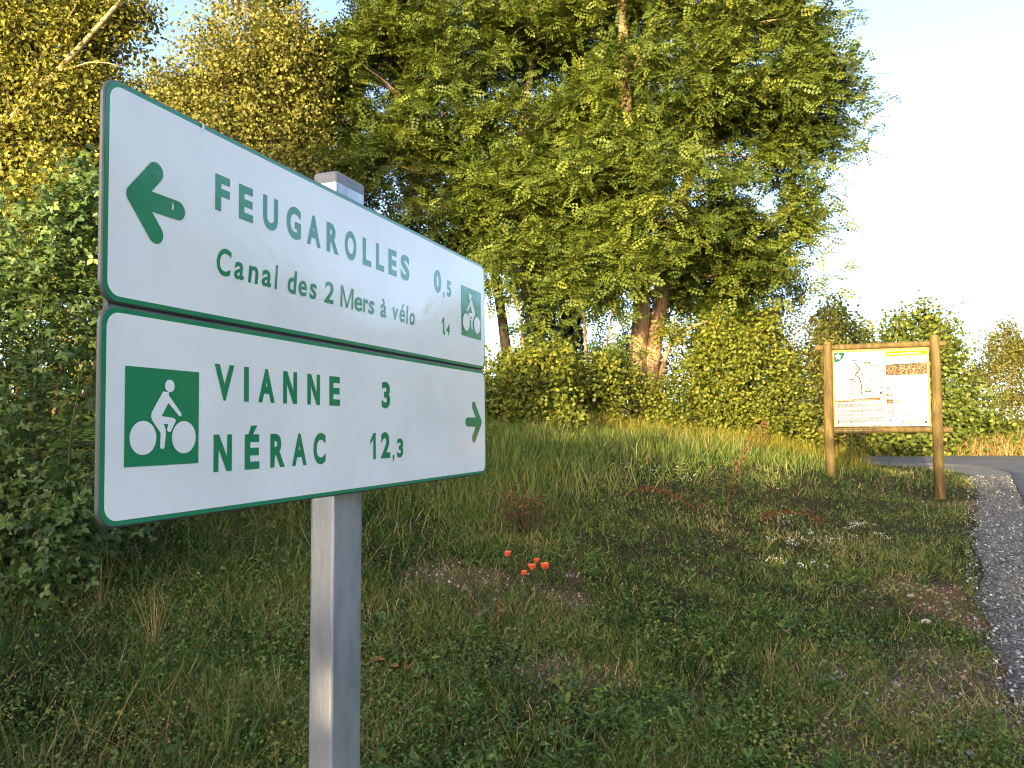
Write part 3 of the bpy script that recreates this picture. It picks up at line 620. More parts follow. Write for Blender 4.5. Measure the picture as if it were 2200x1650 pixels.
# ------------------------------------------------------------------ foliage builders
def diamond(w=0.5, fold=0.12, mid=0.45):                      # one leaf: two triangles folded along the midrib, length 1
    return np.array([(0, 0, 0), (-w / 2, mid, fold), (0, 1, -0.06), (w / 2, mid, fold)], float), np.array([(0, 2, 1), (0, 3, 2)])
def oval_leaf(w=0.6, fold=0.1):                               # rounder leaf, six triangles
    V = np.array([(0, 0, 0), (-w * .42, .25, fold), (-w / 2, .55, fold), (0, 1, -.1), (w / 2, .55, fold), (w * .42, .25, fold), (0, .5, -.02)], float)
    return V, np.array([(0, 6, 1), (1, 6, 2), (2, 6, 3), (3, 6, 4), (4, 6, 5), (5, 6, 0)])
def pinnate(pairs=4, lw=0.046, ll=0.064, L=0.19, droop=0.9):  # a locust leaf: leaflets along a drooping midrib
    V, F = [], []
    def leaflet(p, d, sz):
        d = d / np.linalg.norm(d); s = np.cross(d, (0, 0, 1)); s /= np.linalg.norm(s); k = len(V)
        V.extend([p, p + d * sz * .5 + s * lw / 2 * sz / ll + np.array([0, 0, .004]), p + d * sz, p + d * sz * .5 - s * lw / 2 * sz / ll + np.array([0, 0, .004])]); F.extend([(k, k + 2, k + 1), (k, k + 3, k + 2)])
    for i in range(pairs):
        t = 0.16 + 0.78 * i / (pairs - 1); y = L * t; p = np.array([0, y, -droop * y * y]); sz = ll * (0.75 + 0.35 * math.sin(math.pi * t))
        for sg in (-1, 1): leaflet(p + np.array([sg * .004, 0, 0]), np.array([sg * 0.95, 0.35, -0.18]), sz)
    leaflet(np.array([0, L, -droop * L * L]), np.array([0.0, 1, -0.5]), ll)
    return np.array(V), np.array(F)
def rdir(rng, n): return unit(rng.normal(size=(n, 3)))
def in_ells(rng, ells, n, shell=0.35):
    E = np.array(ells, float); w = E[:, 6] if E.shape[1] > 6 else (E[:, 3] * E[:, 4] * E[:, 5]) ** (2 / 3); idx = rng.choice(len(E), n, p=w / w.sum())
    u = rdir(rng, n); r = (shell ** 3 + (1 - shell ** 3) * rng.random(n)) ** (1 / 3)
    return E[idx, :3] + u * r[:, None] * E[idx, 3:6], u
def in_view(P, margin=0.0):
    d = P - EYE; w = d @ C_F; x = (d @ C_R) / np.maximum(w, .01) * FPX; y = (d @ C_U) / np.maximum(w, .01) * FPX
    return (w > .3) & (np.abs(x) < 1100 + margin) & (np.abs(y) < 825 + margin)
def crown_object(tree, name, T, P, Y, Z, Sc, var, mat, n_leaf=0, leaf_name='leaf'):
    """the crown as one part; the n_leaf foliage pieces that show largest become parts of their own"""
    single = np.zeros(len(P), bool)
    if n_leaf:
        d = np.linalg.norm(P - EYE, axis=1) / Sc; d = np.where(in_view(P, -20), d, 1e9); single[np.argsort(d)[:n_leaf]] = True
    k = ~single; V, F, A = scatter(T[0], T[1], P[k], Y[k], Z[k], Sc[k], var[k]); big_mesh(name, V, F, mat, tree, A, 'stuff')
    if n_leaf:
        meshes = []
        for q in range(6):
            me = bpy.data.meshes.new(leaf_name); me.from_pydata(T[0].tolist(), [], T[1].tolist()); me.update(); a = me.attributes.new('var', 'FLOAT', 'POINT'); a.data.foreach_set('value', np.full(len(T[0]), (q + .5) / 6, np.float32)); me.materials.append(mat); meshes.append(me)
        X, Yf, Zf = frames(Y[single], Z[single]); b = parent_world(tree); Ps, Ss, vs = P[single], Sc[single], var[single]
        for i in range(len(Ps)):
            o = bpy.data.objects.new(leaf_name, meshes[int(min(5, vs[i] * 6))]); mtx = Matrix.Identity(4)
            for r in range(3):
                mtx[r][0], mtx[r][1], mtx[r][2], mtx[r][3] = X[i][r] * Ss[i], Yf[i][r] * Ss[i], Zf[i][r] * Ss[i], Ps[i][r] - b[r]
            o.matrix_local = mtx; link(o, tree); o.matrix_parent_inverse = Matrix.Identity(4); o.matrix_local = mtx
def curve_path(pts, n=10, wob=0.0, rng=None):
    pts = np.array(pts, float); s = np.concatenate([[0], np.cumsum(np.linalg.norm(np.diff(pts, axis=0), axis=1))]); t = np.linspace(0, s[-1], n)
    P = np.stack([np.interp(t, s, pts[:, i]) for i in range(3)], 1)
    for _ in range(2): P[1:-1] = 0.25 * P[:-2] + 0.5 * P[1:-1] + 0.25 * P[2:]
    if wob: P[1:-1] += wob * (rng.random((n - 2, 3)) - .5)
    return P
def limb(mb, rng, a, b, r0, r1, n=9, sag=0.1, k=6):
    a, b = np.array(a, float), np.array(b, float); t = np.linspace(0, 1, n)[:, None]; L = np.linalg.norm(b - a)
    P = a + (b - a) * t; P[:, 2:3] += sag * L * np.sin(math.pi * t) ; P[1:-1] += 0.05 * L * (rng.random((n - 2, 3)) - .5)
    mb.tube(P, r0 + (r1 - r0) * t[:, 0], k, False); return P

def locust_leaves(rng, ells, n_clump, per=5, steps=7, shell=0.45, size=1.0, blen=(0.4, 0.85), gap=0.0):
    C, u = in_ells(rng, ells, n_clump, shell)
    if gap:
        keep = fbm(C[:, 0] * 1.1 + C[:, 1] * .5, C[:, 2] * 1.5, 41) > gap; C, u = C[keep], u[keep]
    P, Y, Z, A, S_ = [], [], [], [], []; n = len(C); cv = rng.random(n)
    for b in range(per):
        d = unit(u * 0.8 + rdir(rng, n) * np.array([1.0, 1.0, .5]) + np.array([0, -0.15, 0.0])); L = blen[0] + (blen[1] - blen[0]) * rng.random(n); st = C - d * (0.35 * L)[:, None] + rng.normal(size=(n, 3)) * 0.12
        side = unit(np.cross(d, np.array([0, 0, 1.0]))); 
        for i in range(steps):
            t = (i + 0.6) / steps; p = st + d * (L * t)[:, None]; p[:, 2] -= 0.15 * L * t * t; p += rng.normal(size=(n, 3)) * .05
            sg = 1 if i % 2 else -1; y = unit(d * (0.35 + 0.5 * t) + side * sg * (0.9 - 0.5 * t) + rng.normal(size=(n, 3)) * np.array([.6, .6, .35]) + np.array([0, 0, -.08])); z = unit(np.array([0, -0.55, 1.0]) + rng.normal(size=(n, 3)) * .6)
            P.append(p); Y.append(y); Z.append(z); A.append(np.clip(0.18 + .42 * cv + .4 * (rng.random(n) - .5) + .12, 0, 1)); S_.append(size * (0.6 + .75 * rng.random(n)))
    return C, np.concatenate(P), np.concatenate(Y), np.concatenate(Z), np.concatenate(S_), np.concatenate(A)
def simple_leaves(rng, ells, n_clump, per, rc=0.35, flat=0.6, shell=0.4, size=(0.04, 0.07), up=0.6, gap=0.0, gs=1.0):
    C, u = in_ells(rng, ells, n_clump, shell)
    if gap:
        keep = fbm(C[:, 0] * gs + C[:, 1] * .4 * gs, C[:, 2] * gs, 43) > gap; C, u = C[keep], u[keep]
    n = len(C); i = np.repeat(np.arange(n), per); N = len(i); cv = rng.random(n); ax = unit(u + rdir(rng, n) * .9)
    t = rng.random(N) * 2 - 1; P = C[i] + ax[i] * (t * rc * 1.3)[:, None] + rng.normal(size=(N, 3)) * rc * 0.42 * np.array([1, 1, flat])
    Y = unit(rdir(rng, N) + u[i] * .5 + np.array([0, 0, -.35])); Z = unit(np.array([0, -.35, up]) + u[i] * .6 + rng.normal(size=(N, 3)) * .75)
    A = np.clip(.5 + .45 * (cv[i] - .5) + .75 * (rng.random(N) - .5), 0, 1); return C, P, Y, Z, size[0] + (size[1] - size[0]) * rng.random(N), A

# ------------------------------------------------------------------ trees
LEAF_P = pinnate()
def tree(name, base, label, group=None):
    return thing(name, (base[0], base[1], float(height(base[0], base[1]))), label, 'tree', group)
# main locust: two stems from one stump, limbs rising out of the frame
r = np.random.default_rng(21)
D = 15.5; b0 = at(1378, 830, D); t1 = tree('locust_tree', b0, 'tall locust tree with an orange-lit split trunk and crown against the open sky')
g0 = np.array(t1.location)
mb = MB(); mb.tube(curve_path([g0 - [0, 0, .4], g0 + [0, 0, .25], at(1366, 760, D), at(1385, 620, D), at(1365, 480, D), at(1352, 330, D), at(1345, 200, D), at(1330, -60, D), at(1320, -330, D)], 26, .05, r), np.concatenate([[.30, .26], np.linspace(.19, .05, 24)]), 10, True, .5, .25, r); mb.build('trunk', M['bark'], t1, True)
mb = MB(); mb.tube(curve_path([g0 + [.18, .05, .1], at(1400, 760, D), at(1416, 690, D), at(1430, 560, D), at(1465, 430, D), at(1500, 330, D), at(1540, 230, D), at(1600, 60, D), at(1640, -150, D)], 24, .05, r), np.linspace(.19, .04, 24), 9, True, .5, .25, r); mb.build('branch', M['bark'], t1, True)
mb = MB(); mb.tube(curve_path([g0 + [.3, -.1, .0], at(1420, 780, D - .4), at(1440, 730, D - .5), at(1475, 700, D - .6), at(1520, 690, D - .6)], 12, .04, r), np.linspace(.09, .025, 12), 7); mb.build('branch', M['bark'], t1, True)
def E3(px, py, rx, rz, d, ry=None, w=None):
    c = at(px, py, d); k = d / FPX; e = (c[0], c[1], c[2], rx * k, (ry if ry else (rx * k * .8)), rz * k)
    return e + ((w,) if w else (e[3] * e[5],))
ells1 = [E3(1470, 150, 290, 270, D), E3(1400, 440, 250, 130, D - .6), E3(1620, 160, 150, 220, D), E3(1640, 370, 110, 90, D), E3(1590, 490, 150, 55, D), E3(1710, 230, 95, 60, D - .3), E3(1800, 165, 55, 26, D - .5), E3(1810, 255, 60, 24, D - .2), E3(1745, 60, 55, 34, D + .2), E3(1765, 330, 45, 22, D), E3(1740, 405, 50, 24, D - .4), E3(1720, 490, 70, 26, D), E3(1715, 600, 55, 14, D - .3), E3(1660, 560, 60, 24, D + .2), E3(1700, 130, 70, 40, D + .4), E3(1420, -220, 360, 260, D), E3(1340, 590, 130, 60, D - 1.2), E3(1560, 590, 150, 80, D + .3), E3(1230, 380, 160, 140, D)]
C1, P, Y, Z, Sc, A = locust_leaves(r, ells1, 2000, 6, 7, .3, 1.05, gap=.41)
px_ = 1100 + FPX * ((P - EYE) @ C_R) / ((P - EYE) @ C_F); py_ = 825 - FPX * ((P - EYE) @ C_U) / ((P - EYE) @ C_F)
open_ = (P[:, 1] < D + .6) & (((px_ - 1395) / 62) ** 2 + ((py_ - 735) / 95) ** 2 < 1); P, Y, Z, Sc, A = P[~open_], Y[~open_], Z[~open_], Sc[~open_], A[~open_]   # the trunk stands clear here
mb = MB()
ends = C1[r.permutation(len(C1))[:75]]; spine = [at(1352, 330, D), at(1345, 200, D), at(1465, 430, D), at(1500, 330, D), at(1540, 230, D), at(1365, 480, D), at(1600, 60, D), at(1330, -60, D), at(1385, 640, D)]
for e in ends:
    q = [s for s in spine if s[2] < e[2] + .5] or spine; s = min(q, key=lambda s: np.linalg.norm(s - e)); limb(mb, r, s, e, .045, .008, 8, .06, 5)
mb.build('branches', M['bark'], t1, True, kind='stuff')
crown_object(t1, 'crown', LEAF_P, P, Y, Z, Sc, A, M['locust'], 160)
# twigs that stick out of the crown against the sky
# second locust, behind the upper sign panel
D2 = 16.5; b0 = at(1090, 800, D2); t2 = tree('locust_tree', b0, 'locust tree with a leafy crown rising just behind the upper sign panel')
r = np.random.default_rng(22); g0 = np.array(t2.location); mb = MB()
mb.tube(curve_path([g0 - [0, 0, .3], at(1085, 700, D2), at(1060, 560, D2), at(1010, 400, D2), at(930, 280, D2), at(900, 80, D2), at(880, -200, D2)], 20, .05, r), np.linspace(.13, .03, 20), 8, True, .5, .2, r); mb.build('trunk', M['dark_bark'], t2, True)
mb = MB(); mb.tube(curve_path([at(1060, 560, D2), at(1100, 400, D2), at(1130, 250, D2), at(1150, 50, D2), at(1160, -200, D2)], 16, .05, r), np.linspace(.11, .03, 16), 7); mb.build('branch', M['bark'], t2, True)
ells2 = [E3(930, 180, 240, 190, D2), E3(790, 200, 110, 190, D2), E3(740, 130, 60, 80, D2 - .6), E3(1000, 60, 300, 130, D2 + .8), E3(1250, 260, 180, 200, D2 + 1), E3(760, 430, 130, 70, D2 - 1.5), E3(880, 400, 200, 90, D2 - .8), E3(1130, 250, 220, 210, D2 + .3), E3(1130, 450, 190, 100, D2 - 1), E3(1030, -160, 330, 230, D2), E3(1090, 570, 150, 55, D2 - 1.4), E3(820, 330, 130, 120, D2 - .5), E3(1190, 110, 170, 190, D2), E3(960, 480, 150, 70, D2 - 1)]
C2, P, Y, Z, Sc, A = locust_leaves(r, ells2, 1800, 6, 7, .25, 1.05, gap=.36)
mb = MB(); spine = [at(1010, 400, D2), at(930, 280, D2), at(900, 80, D2), at(1100, 400, D2), at(1130, 250, D2), at(1150, 50, D2), at(1060, 560, D2)]
for e in C2[r.permutation(len(C2))[:60]]:
    q = [s for s in spine if s[2] < e[2] + .5] or spine; s = min(q, key=lambda s: np.linalg.norm(s - e)); limb(mb, r, s, e, .04, .008, 8, .06, 5)
mb.build('branches', M['bark'], t2, True, kind='stuff')
crown_object(t2, 'crown', LEAF_P, P, Y, Z, Sc, A, M['locust'], 100)
# dark ivy-covered trunks between them
for i, (px, top, rad, lab) in enumerate(((1150, 420, .22, 'dark ivy-covered tree trunk nearer the sign panel of the two dark trunks'), (1218, 380, .24, 'dark ivy-covered tree trunk nearer the split orange trunk'))):
    Di = 17.2; b0 = at(px, 790, Di); t = tree('ivy_clad_tree', b0, lab, 'dark trunks under the locust crowns'); g0 = np.array(t.location); r = np.random.default_rng(30 + i)
    path = curve_path([g0 - [0, 0, .3], at(px, 700, Di), at(px + 6, 560, Di), at(px - 10, top, Di), at(px - 30, top - 200, Di)], 16, .04, r); mb = MB(); mb.tube(path, np.linspace(rad * .8, .07, 16), 8); mb.build('trunk', M['dark_bark'], t, True)
    n = 5200; q = r.random(n) ** 1.2; k = (q * 10.9).astype(int); th = r.random(n) * 2 * math.pi; rr = rad * (1.05 + .55 * r.random(n)) * (1 + .5 * (fbm(th * 1.5, q * 9, 50 + i) - .5)); c = path[k] + (path[k + 1] - path[k]) * r.random(n)[:, None]
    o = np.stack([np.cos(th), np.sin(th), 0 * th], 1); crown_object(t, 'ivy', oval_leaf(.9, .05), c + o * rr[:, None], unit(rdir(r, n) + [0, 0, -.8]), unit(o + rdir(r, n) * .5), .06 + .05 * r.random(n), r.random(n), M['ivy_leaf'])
# thin lit saplings in front of the dark trunks
for i, (pts, rad, lab) in enumerate((([(1128, 800), (1122, 690), (1105, 640), (1098, 560)], .035, 'slim orange-lit sapling stem in the gap right beside the sign'), ([(1263, 850), (1262, 790), (1256, 690), (1240, 600)], .045, 'slim orange-lit sapling stem midway between dark trunks and split trunk'), ([(1300, 810), (1301, 760), (1310, 690), (1330, 620)], .03, 'slim sapling stem close to the left side of the split trunk'))):
    Ds = 14.2; b0 = at(*pts[0], Ds); t = tree('sapling', b0, lab, 'saplings under the locust crowns'); g0 = np.array(t.location); r = np.random.default_rng(36 + i)
    path = curve_path([g0 - [0, 0, .1]] + [at(*p, Ds) for p in pts], 12, .02, r); mb = MB(); mb.tube(path, np.linspace(rad, rad * .4, 12), 7); mb.build('trunk', M['bark'], t, True)
    C, P, Y, Z, Sc, A = locust_leaves(r, [E3(pts[-1][0], pts[-1][1], 60, 60, Ds - .3), E3(pts[1][0] + 25, pts[1][1] - 20, 45, 35, Ds - .5)], 16, 4, 6, .1, 1.0, (.35, .6)); crown_object(t, 'crown', LEAF_P, P, Y, Z, Sc, A, M['locust'], 12)
# slender poplar with a pale stem
D3 = 15.0; b0 = at(520, 800, D3); t3 = tree('poplar_tree', b0, 'slender golden poplar with a pale forked stem behind the sign'); r = np.random.default_rng(23); g0 = np.array(t3.location)
mb = MB(); mb.tube(curve_path([g0 - [0, 0, .3], at(515, 480, D3), at(517, 300, D3), at(520, 190, D3), at(512, 60, D3), at(500, -120, D3), at(495, -330, D3)], 20, .04, r), np.linspace(.10, .015, 20), 8); mb.build('trunk', M['pale_bark'], t3, True)
for pts in (((519, 200), (545, 140), (600, 70), (650, 0)), ((519, 215), (505, 150), (480, 60), (440, -60)), ((518, 300), (560, 230), (610, 190), (680, 150)), ((517, 330), (470, 230), (440, 130), (420, 60))):
    mb = MB(); mb.tube(curve_path([at(*p, D3) for p in pts], 12, .03, r), np.linspace(.035, .007, 12), 6); mb.build('branch', M['pale_bark'], t3, True)
ells3 = [E3(530, 180, 165, 150, D3), E3(450, 330, 190, 120, D3), E3(580, 330, 120, 120, D3), E3(520, -110, 130, 200, D3), E3(640, 420, 130, 90, D3 - .5), E3(400, 210, 90, 80, D3), E3(620, 130, 75, 120, D3), E3(480, 520, 250, 120, D3), E3(650, 300, 90, 160, D3 + .3), E3(340, 260, 80, 90, D3 + .4)]
C, P, Y, Z, Sc, A = simple_leaves(r, ells3, 3000, 44, .30, .8, .15, (.055, .088), .5, .31, 1.6)
mb = MB(); 
for e in C[r.permutation(len(C))[:70]]: limb(mb, r, at(517, 330, D3) + np.array([0, 0, max(-1.5, min(3.2, e[2] - 6.2))]), e, .014, .004, 7, -.03, 4)
mb.build('branches', M['pale_bark'], t3, True, kind='stuff')
crown_object(t3, 'crown', diamond(.8, .1), P, Y, Z, Sc, A, M['poplar_leaf'])
# large golden tree leaning in from the left edge
D4 = 8.5; b0 = at(-260, 700, D4); t4 = tree('willow_tree', b0, 'golden leaning tree filling the top left with bare orange limbs showing'); r = np.random.default_rng(24); g0 = np.array(t4.location)
mb = MB(); mb.tube(curve_path([g0 - [0, 0, .3], g0 + [.1, 0, .8], at(-60, 330, D4 - .4), at(60, 225, D4 - .35), at(165, 105, D4 - .35), at(255, 15, D4 - .3), at(330, -90, D4), at(380, -220, D4)], 22, .03, r), np.concatenate([[.13], np.linspace(.07, .012, 21)]), 9, True, .5, .2, r); mb.build('trunk', M['pale_bark'], t4, True)
for pts in (((-20, 300), (60, 250), (100, 235)), ((60, 225), (90, 120), (150, 40), (190, -60)), ((-60, 330), (20, 310), (110, 330), (190, 380)), ((20, 260), (10, 130), (40, 30), (60, -80)), ((110, 160), (190, 130), (260, 140))):
    mb = MB(); mb.tube(curve_path([at(*p, D4 - .35) for p in pts], 12, .03, r), np.linspace(.018, .004, 12), 6); mb.build('branch', M['pale_bark'], t4, True)
ells4 = [E3(80, 300, 200, 170, D4), E3(60, 90, 170, 130, D4), E3(210, 60, 90, 70, D4), E3(170, 430, 190, 90, D4 + .3), E3(-120, 150, 200, 350, D4), E3(0, -150, 260, 180, D4), E3(190, 230, 110, 90, D4), E3(60, 470, 150, 70, D4 - .3), E3(270, 20, 60, 40, D4), E3(-60, 520, 220, 150, D4)]
C, P, Y, Z, Sc, A = simple_leaves(r, ells4, 3400, 42, .18, .8, .15, (.038, .064), .5, .31, 2.3)
mb = MB()
for e in C[r.permutation(len(C))[:70]]: s = at(60, 225, D4) if e[2] > 4.6 else at(-60, 330, D4); limb(mb, r, s, e, .012, .003, 7, .03, 4)
mb.build('branches', M['pale_bark'], t4, True, kind='stuff')
crown_object(t4, 'crown', diamond(.7, .1), P, Y, Z, Sc, A, M['gold_leaf'])

# ------------------------------------------------------------------ bushes
def bush(name, px, d, wpx, top_py, label, mat, leaf=(.07, .11), n=1400, per=8, T=None, group=None, cat='bush', depth=None, base_z=None, n_leaf=0, gap=.22, seed=0, shell=.72, up=.5):
    r = np.random.default_rng(100 + seed); c = at(px, 900, d); gz_ = float(height(c[0], c[1])); topz = at(px, top_py, d)[2]; rx = wpx * d / FPX; ry = depth or rx * .8; h = topz - gz_
    t = thing(name, (c[0], c[1], gz_), label, cat, group)
    ells = [(c[0], c[1], gz_ + h * .25, rx, ry, h * .75, 3.0), (c[0] - rx * .4, c[1] - ry * .2, gz_ + h * .22, rx * .6, ry * .7, h * .55, 1.2), (c[0] + rx * .45, c[1] - ry * .15, gz_ + h * .24, rx * .6, ry * .7, h * .58, 1.2), (c[0] + rx * .1, c[1] - ry * .45, gz_ + h * .15, rx * .75, ry * .6, h * .40, 1.0)]
    ells += [(c[0] + rx * (r.random() * 1.8 - .9), c[1] + ry * (.4 * r.random() - .2), gz_ + h * (.72 + .34 * r.random()), rx * (.10 + .16 * r.random()), ry * .25, h * (.08 + .12 * r.random()), .28) for _ in range(7)] + [(c[0] + rx * (r.random() * 2.2 - 1.1), c[1] - ry * (.5 + .5 * r.random()), gz_ + h * .12, rx * .25, ry * .3, h * .16, .3) for _ in range(5)]
    n = int(n * 1.6); C, P, Y, Z, Sc, A = simple_leaves(r, ells, n, per, max(.16, rx * .16), .8, shell, (leaf[0] * .78, leaf[1] * .78), up, gap + .06, 1.6)
    k = P[:, 2] > gz_ - .05; P, Y, Z, Sc, A = P[k], Y[k], Z[k], Sc[k], A[k]
    mb = MB()
    for i in range(9):
        e = C[r.integers(len(C))]; limb(mb, r, (c[0] + .25 * rx * (r.random() - .5), c[1] + .2 * ry * (r.random() - .5), gz_ - .1), e, .028, .006, 7, .05, 5)
    mb.build('stems', M['bark'], t, True, kind='stuff')
    crown_object(t, 'foliage', T or diamond(.75, .1), P, Y, Z, Sc, A, mat, n_leaf); return t
BG = 'bushes along the top of the bank'
bush('bush', 1075, 11.8, 150, 765, 'yellow-green bush on the bank just right of the two sign panels', M['bush_leaf'], (.07, .11), 800, 14, group=BG, seed=1)
bush('bush', 1200, 13.0, 130, 775, 'low yellow-green bush on the bank below the two dark ivy trunks', M['bush_leaf'], (.07, .11), 800, 13, group=BG, seed=2)
bush('bush', 1330, 13.8, 130, 800, 'low bright bush on the bank in front of the split trunk', M['bush_leaf'], (.06, .10), 800, 12, group=BG, seed=3)
bush('bush', 1535, 14.8, 110, 705, 'broad sunlit bush right beside the split trunk', M['bush_leaf'], (.07, .11), 1000, 13, group=BG, seed=4)
bush('bush', 1600, 15.8, 130, 690, 'dense sunlit bush midway between the split trunk and the notice board', M['bush_leaf'], (.07, .12), 1000, 13, group=BG, seed=5)
bush('bush', 1430, 17.6, 120, 660, 'dark bush seen through the gap right behind the split trunk', M['olive_leaf'], (.06, .09), 1100, 14, seed=17)
bush('bush', 1270, 18.5, 90, 715, 'dark bush in the gap between the dark trunks and the split trunk', M['olive_leaf'], (.06, .09), 800, 12, seed=18)
bush('bush', 1690, 17.5, 110, 640, 'tall olive bush with an uneven top left of the notice board', M['olive_leaf'], (.06, .09), 1300, 15, seed=6)
bush('bush', 1590, 17.2, 110, 610, 'olive bush standing tall behind the dense sunlit bush', M['olive_leaf'], (.06, .09), 1200, 14, seed=16)
bush('bush', 1740, 18.2, 90, 760, 'dark leafy bush directly behind the left post of the notice board', M['bush_leaf'], (.08, .13), 700, 13, seed=7)
bush('creeper_mound', 1925, 26.5, 165, 700, 'rounded mound of big-leaved creeper behind the notice board', M['mound_leaf'], (.12, .19), 2300, 11, oval_leaf(.95, .06), cat='creeper', seed=8)
bush('bush', 1800, 25.5, 60, 722, 'small bush rising behind the top rail of the notice board on its left', M['mound_leaf'], (.10, .16), 700, 10, seed=9)
bush('bush', 2125, 27.5, 90, 745, 'olive bush beyond the path, right of the creeper mound', M['olive_leaf'], (.09, .14), 1200, 12, seed=10)
bush('bush', 2235, 28, 85, 720, 'tall dark bush at the right edge beyond the path', M['olive_leaf'], (.09, .14), 1200, 12, seed=11)
bush('bush', 2380, 29, 110, 700, 'hedge bush beyond the path past the right edge', M['olive_leaf'], (.10, .15), 900, 10, seed=12)
# shaded bramble thicket at the left edge
tri = []
Vo, Fo = oval_leaf(.62, .08); Vs, Fs, off = [], [], 0
for ang, sc in ((0, 1.0), (75, .8), (-75, .8)):
    c_, s_ = math.cos(math.radians(ang)), math.sin(math.radians(ang)); q = Vo * sc + np.array([0, .08, 0]); Vs.append(np.stack([q[:, 0] * c_ - q[:, 1] * s_, q[:, 0] * s_ + q[:, 1] * c_, q[:, 2]], 1)); Fs.append(Fo + off); off += len(Vo)
TRI = (np.concatenate(Vs), np.concatenate(Fs))
bush('bramble', 95, 5.2, 175, 500, 'dense shaded bramble thicket at the left edge of the bank', M['bramble_leaf'], (.045, .075), 1100, 7, TRI, cat='bramble', n_leaf=300, gap=.15, depth=.9, seed=13, shell=.8, up=.9)
bush('bramble', 430, 7.2, 260, 640, 'bramble bush hidden for the most part behind the sign panels', M['bramble_leaf'], (.06, .09), 900, 8, TRI, cat='bramble', gap=.15, seed=14, shell=.8, up=.9)
bush('bush', 200, 6.9, 200, 455, 'half-lit leafy bush under the leaning golden tree', M['gold_leaf'], (.05, .08), 1200, 14, gap=.2, seed=15)
# pinnate saplings in front of the bramble
for i, (px, py, d, lab) in enumerate(((95, 600, 4.7, 'young feathery sapling in front of the bramble, upper one'), (170, 800, 4.5, 'young feathery sapling low in front of the bramble beside the sign'))):
    r = np.random.default_rng(60 + i); top = at(px, py, d); g = float(height(top[0], top[1])); t = thing('ash_sapling', (top[0], top[1], g), lab, 'sapling', 'feathery saplings by the bramble')
    mb = MB(); mb.tube(curve_path([(top[0] - .1, top[1] + .05, g - .05), (top[0] - .06, top[1], (g + top[2]) / 2), top], 10, .01, r), np.linspace(.012, .004, 10), 6); mb.build('stem', M['stem'], t, True)
    n = 22; q = .35 + .65 * r.random(n); th = r.random(n) * 6.28; P = np.stack([top[0] - .1 * (1 - q), top[1] + .05 * (1 - q), g + (top[2] - g) * q], 1); Y = np.stack([np.cos(th), np.sin(th) - .3, .35 * np.ones(n)], 1); V0, F0 = pinnate(6, .028, .085, .30, .9)
    crown_object(t, 'foliage', (V0, F0), P, Y, np.tile([0, -.3, 1.0], (n, 1)), .7 + .3 * r.random(n), .3 + .5 * r.random(n), M['weed'], n)

# ------------------------------------------------------------------ trees the photographer has behind and beside him: they throw the evening shade and show in the gloss of the sign
L_ = np.array([0.45, 0.893]); Q_ = np.array([0.893, -0.45])
def hedge_tree(rng):
    return [(0, 0, 2.0, 2.4, 1.3, 2.15, 3.0), (-.9, .2, 1.5, 1.6, 1.2, 1.7, 1.), (1.0, -.1, 1.6, 1.5, 1.2, 1.8, 1.)]
hr = np.random.default_rng(77); proto = None
HL = [f'{a} hedge tree in the row behind the photographer' for a in ('far left end', 'second from the left end', 'third from the left end', 'left of middle', 'middle', 'right of middle', 'last but one on the right', 'right end')]; labs = HL[0]
for i in range(8):
    w = -24 + 4.0 * i; c = -9.0 * L_ + w * Q_; z = float(height(c[0], c[1]))
    if proto is None:
        proto = thing('hedge_tree', (c[0], c[1], z), labs, 'tree', 'row of hedge trees behind the camera'); e = [(a + c[0], b + c[1], d + z, *rest) for a, b, d, *rest in hedge_tree(hr)]
        C, P, Y, Z, Sc, A = simple_leaves(hr, e, 420, 22, .38, .9, .55, (.16, .26), .3); crown_object(proto, 'crown', diamond(.8, .1), P, Y, Z, Sc, A, M['bush_leaf'])
        mb = MB(); mb.tube([(c[0], c[1], z - .2), (c[0], c[1], z + 3)], [.14, .05], 7); mb.build('trunk', M['bark'], proto, True)
    else:
        o = copy_tree(proto); o['label'] = HL[i]; o.location = (c[0], c[1], z); o.rotation_euler.z = math.radians(37 + 180 * (i % 2)) * 0 + math.pi * (i % 2); o.scale = (1, 1, 0.94 + .04 * math.sin(i * 2.1))
side = None; FL = [f'{a} tree in the row across the field to the right' for a in ('lowest and first broad', 'second low broad', 'third broad', 'fourth broad medium', 'fifth tall broad', 'tallest broad', 'seventh tall broad', 'last tall broad')]
for i, (az, dist, h) in enumerate(((43, 40, 5.6), (48, 36, 5.6), (54, 34, 7.0), (60, 33, 8.6), (67, 32, 11), (76, 31, 12.5), (87, 33, 12), (98, 34, 11))):
    x, y = dist * math.sin(math.radians(az)), dist * math.cos(math.radians(az)); z = float(height(x, y))
    if side is None:
        side = thing('field_tree', (x, y, z), FL[0], 'tree', 'row of trees across the field on the right'); r = np.random.default_rng(88); e = [(x, y, z + 4.2, 3.6, 3.0, 3.6, 3.), (x - 1.5, y, z + 3, 2.2, 2, 2.8, 1.), (x + 1.5, y, z + 3, 2.2, 2, 2.8, 1.)]
        C, P, Y, Z, Sc, A = simple_leaves(r, e, 420, 20, .6, .9, .5, (.22, .36), .3); crown_object(side, 'crown', diamond(.8, .1), P, Y, Z, Sc, A, M['bush_leaf']); mb = MB(); mb.tube([(x, y, z - .3), (x, y, z + 5)], [.25, .08], 7); mb.build('trunk', M['bark'], side, True)
    else:
        o = copy_tree(side); o['label'] = FL[i]; o.location = (x, y, z); o.rotation_euler.z = i * 1.3; o.scale = (h / 7.5,) * 3

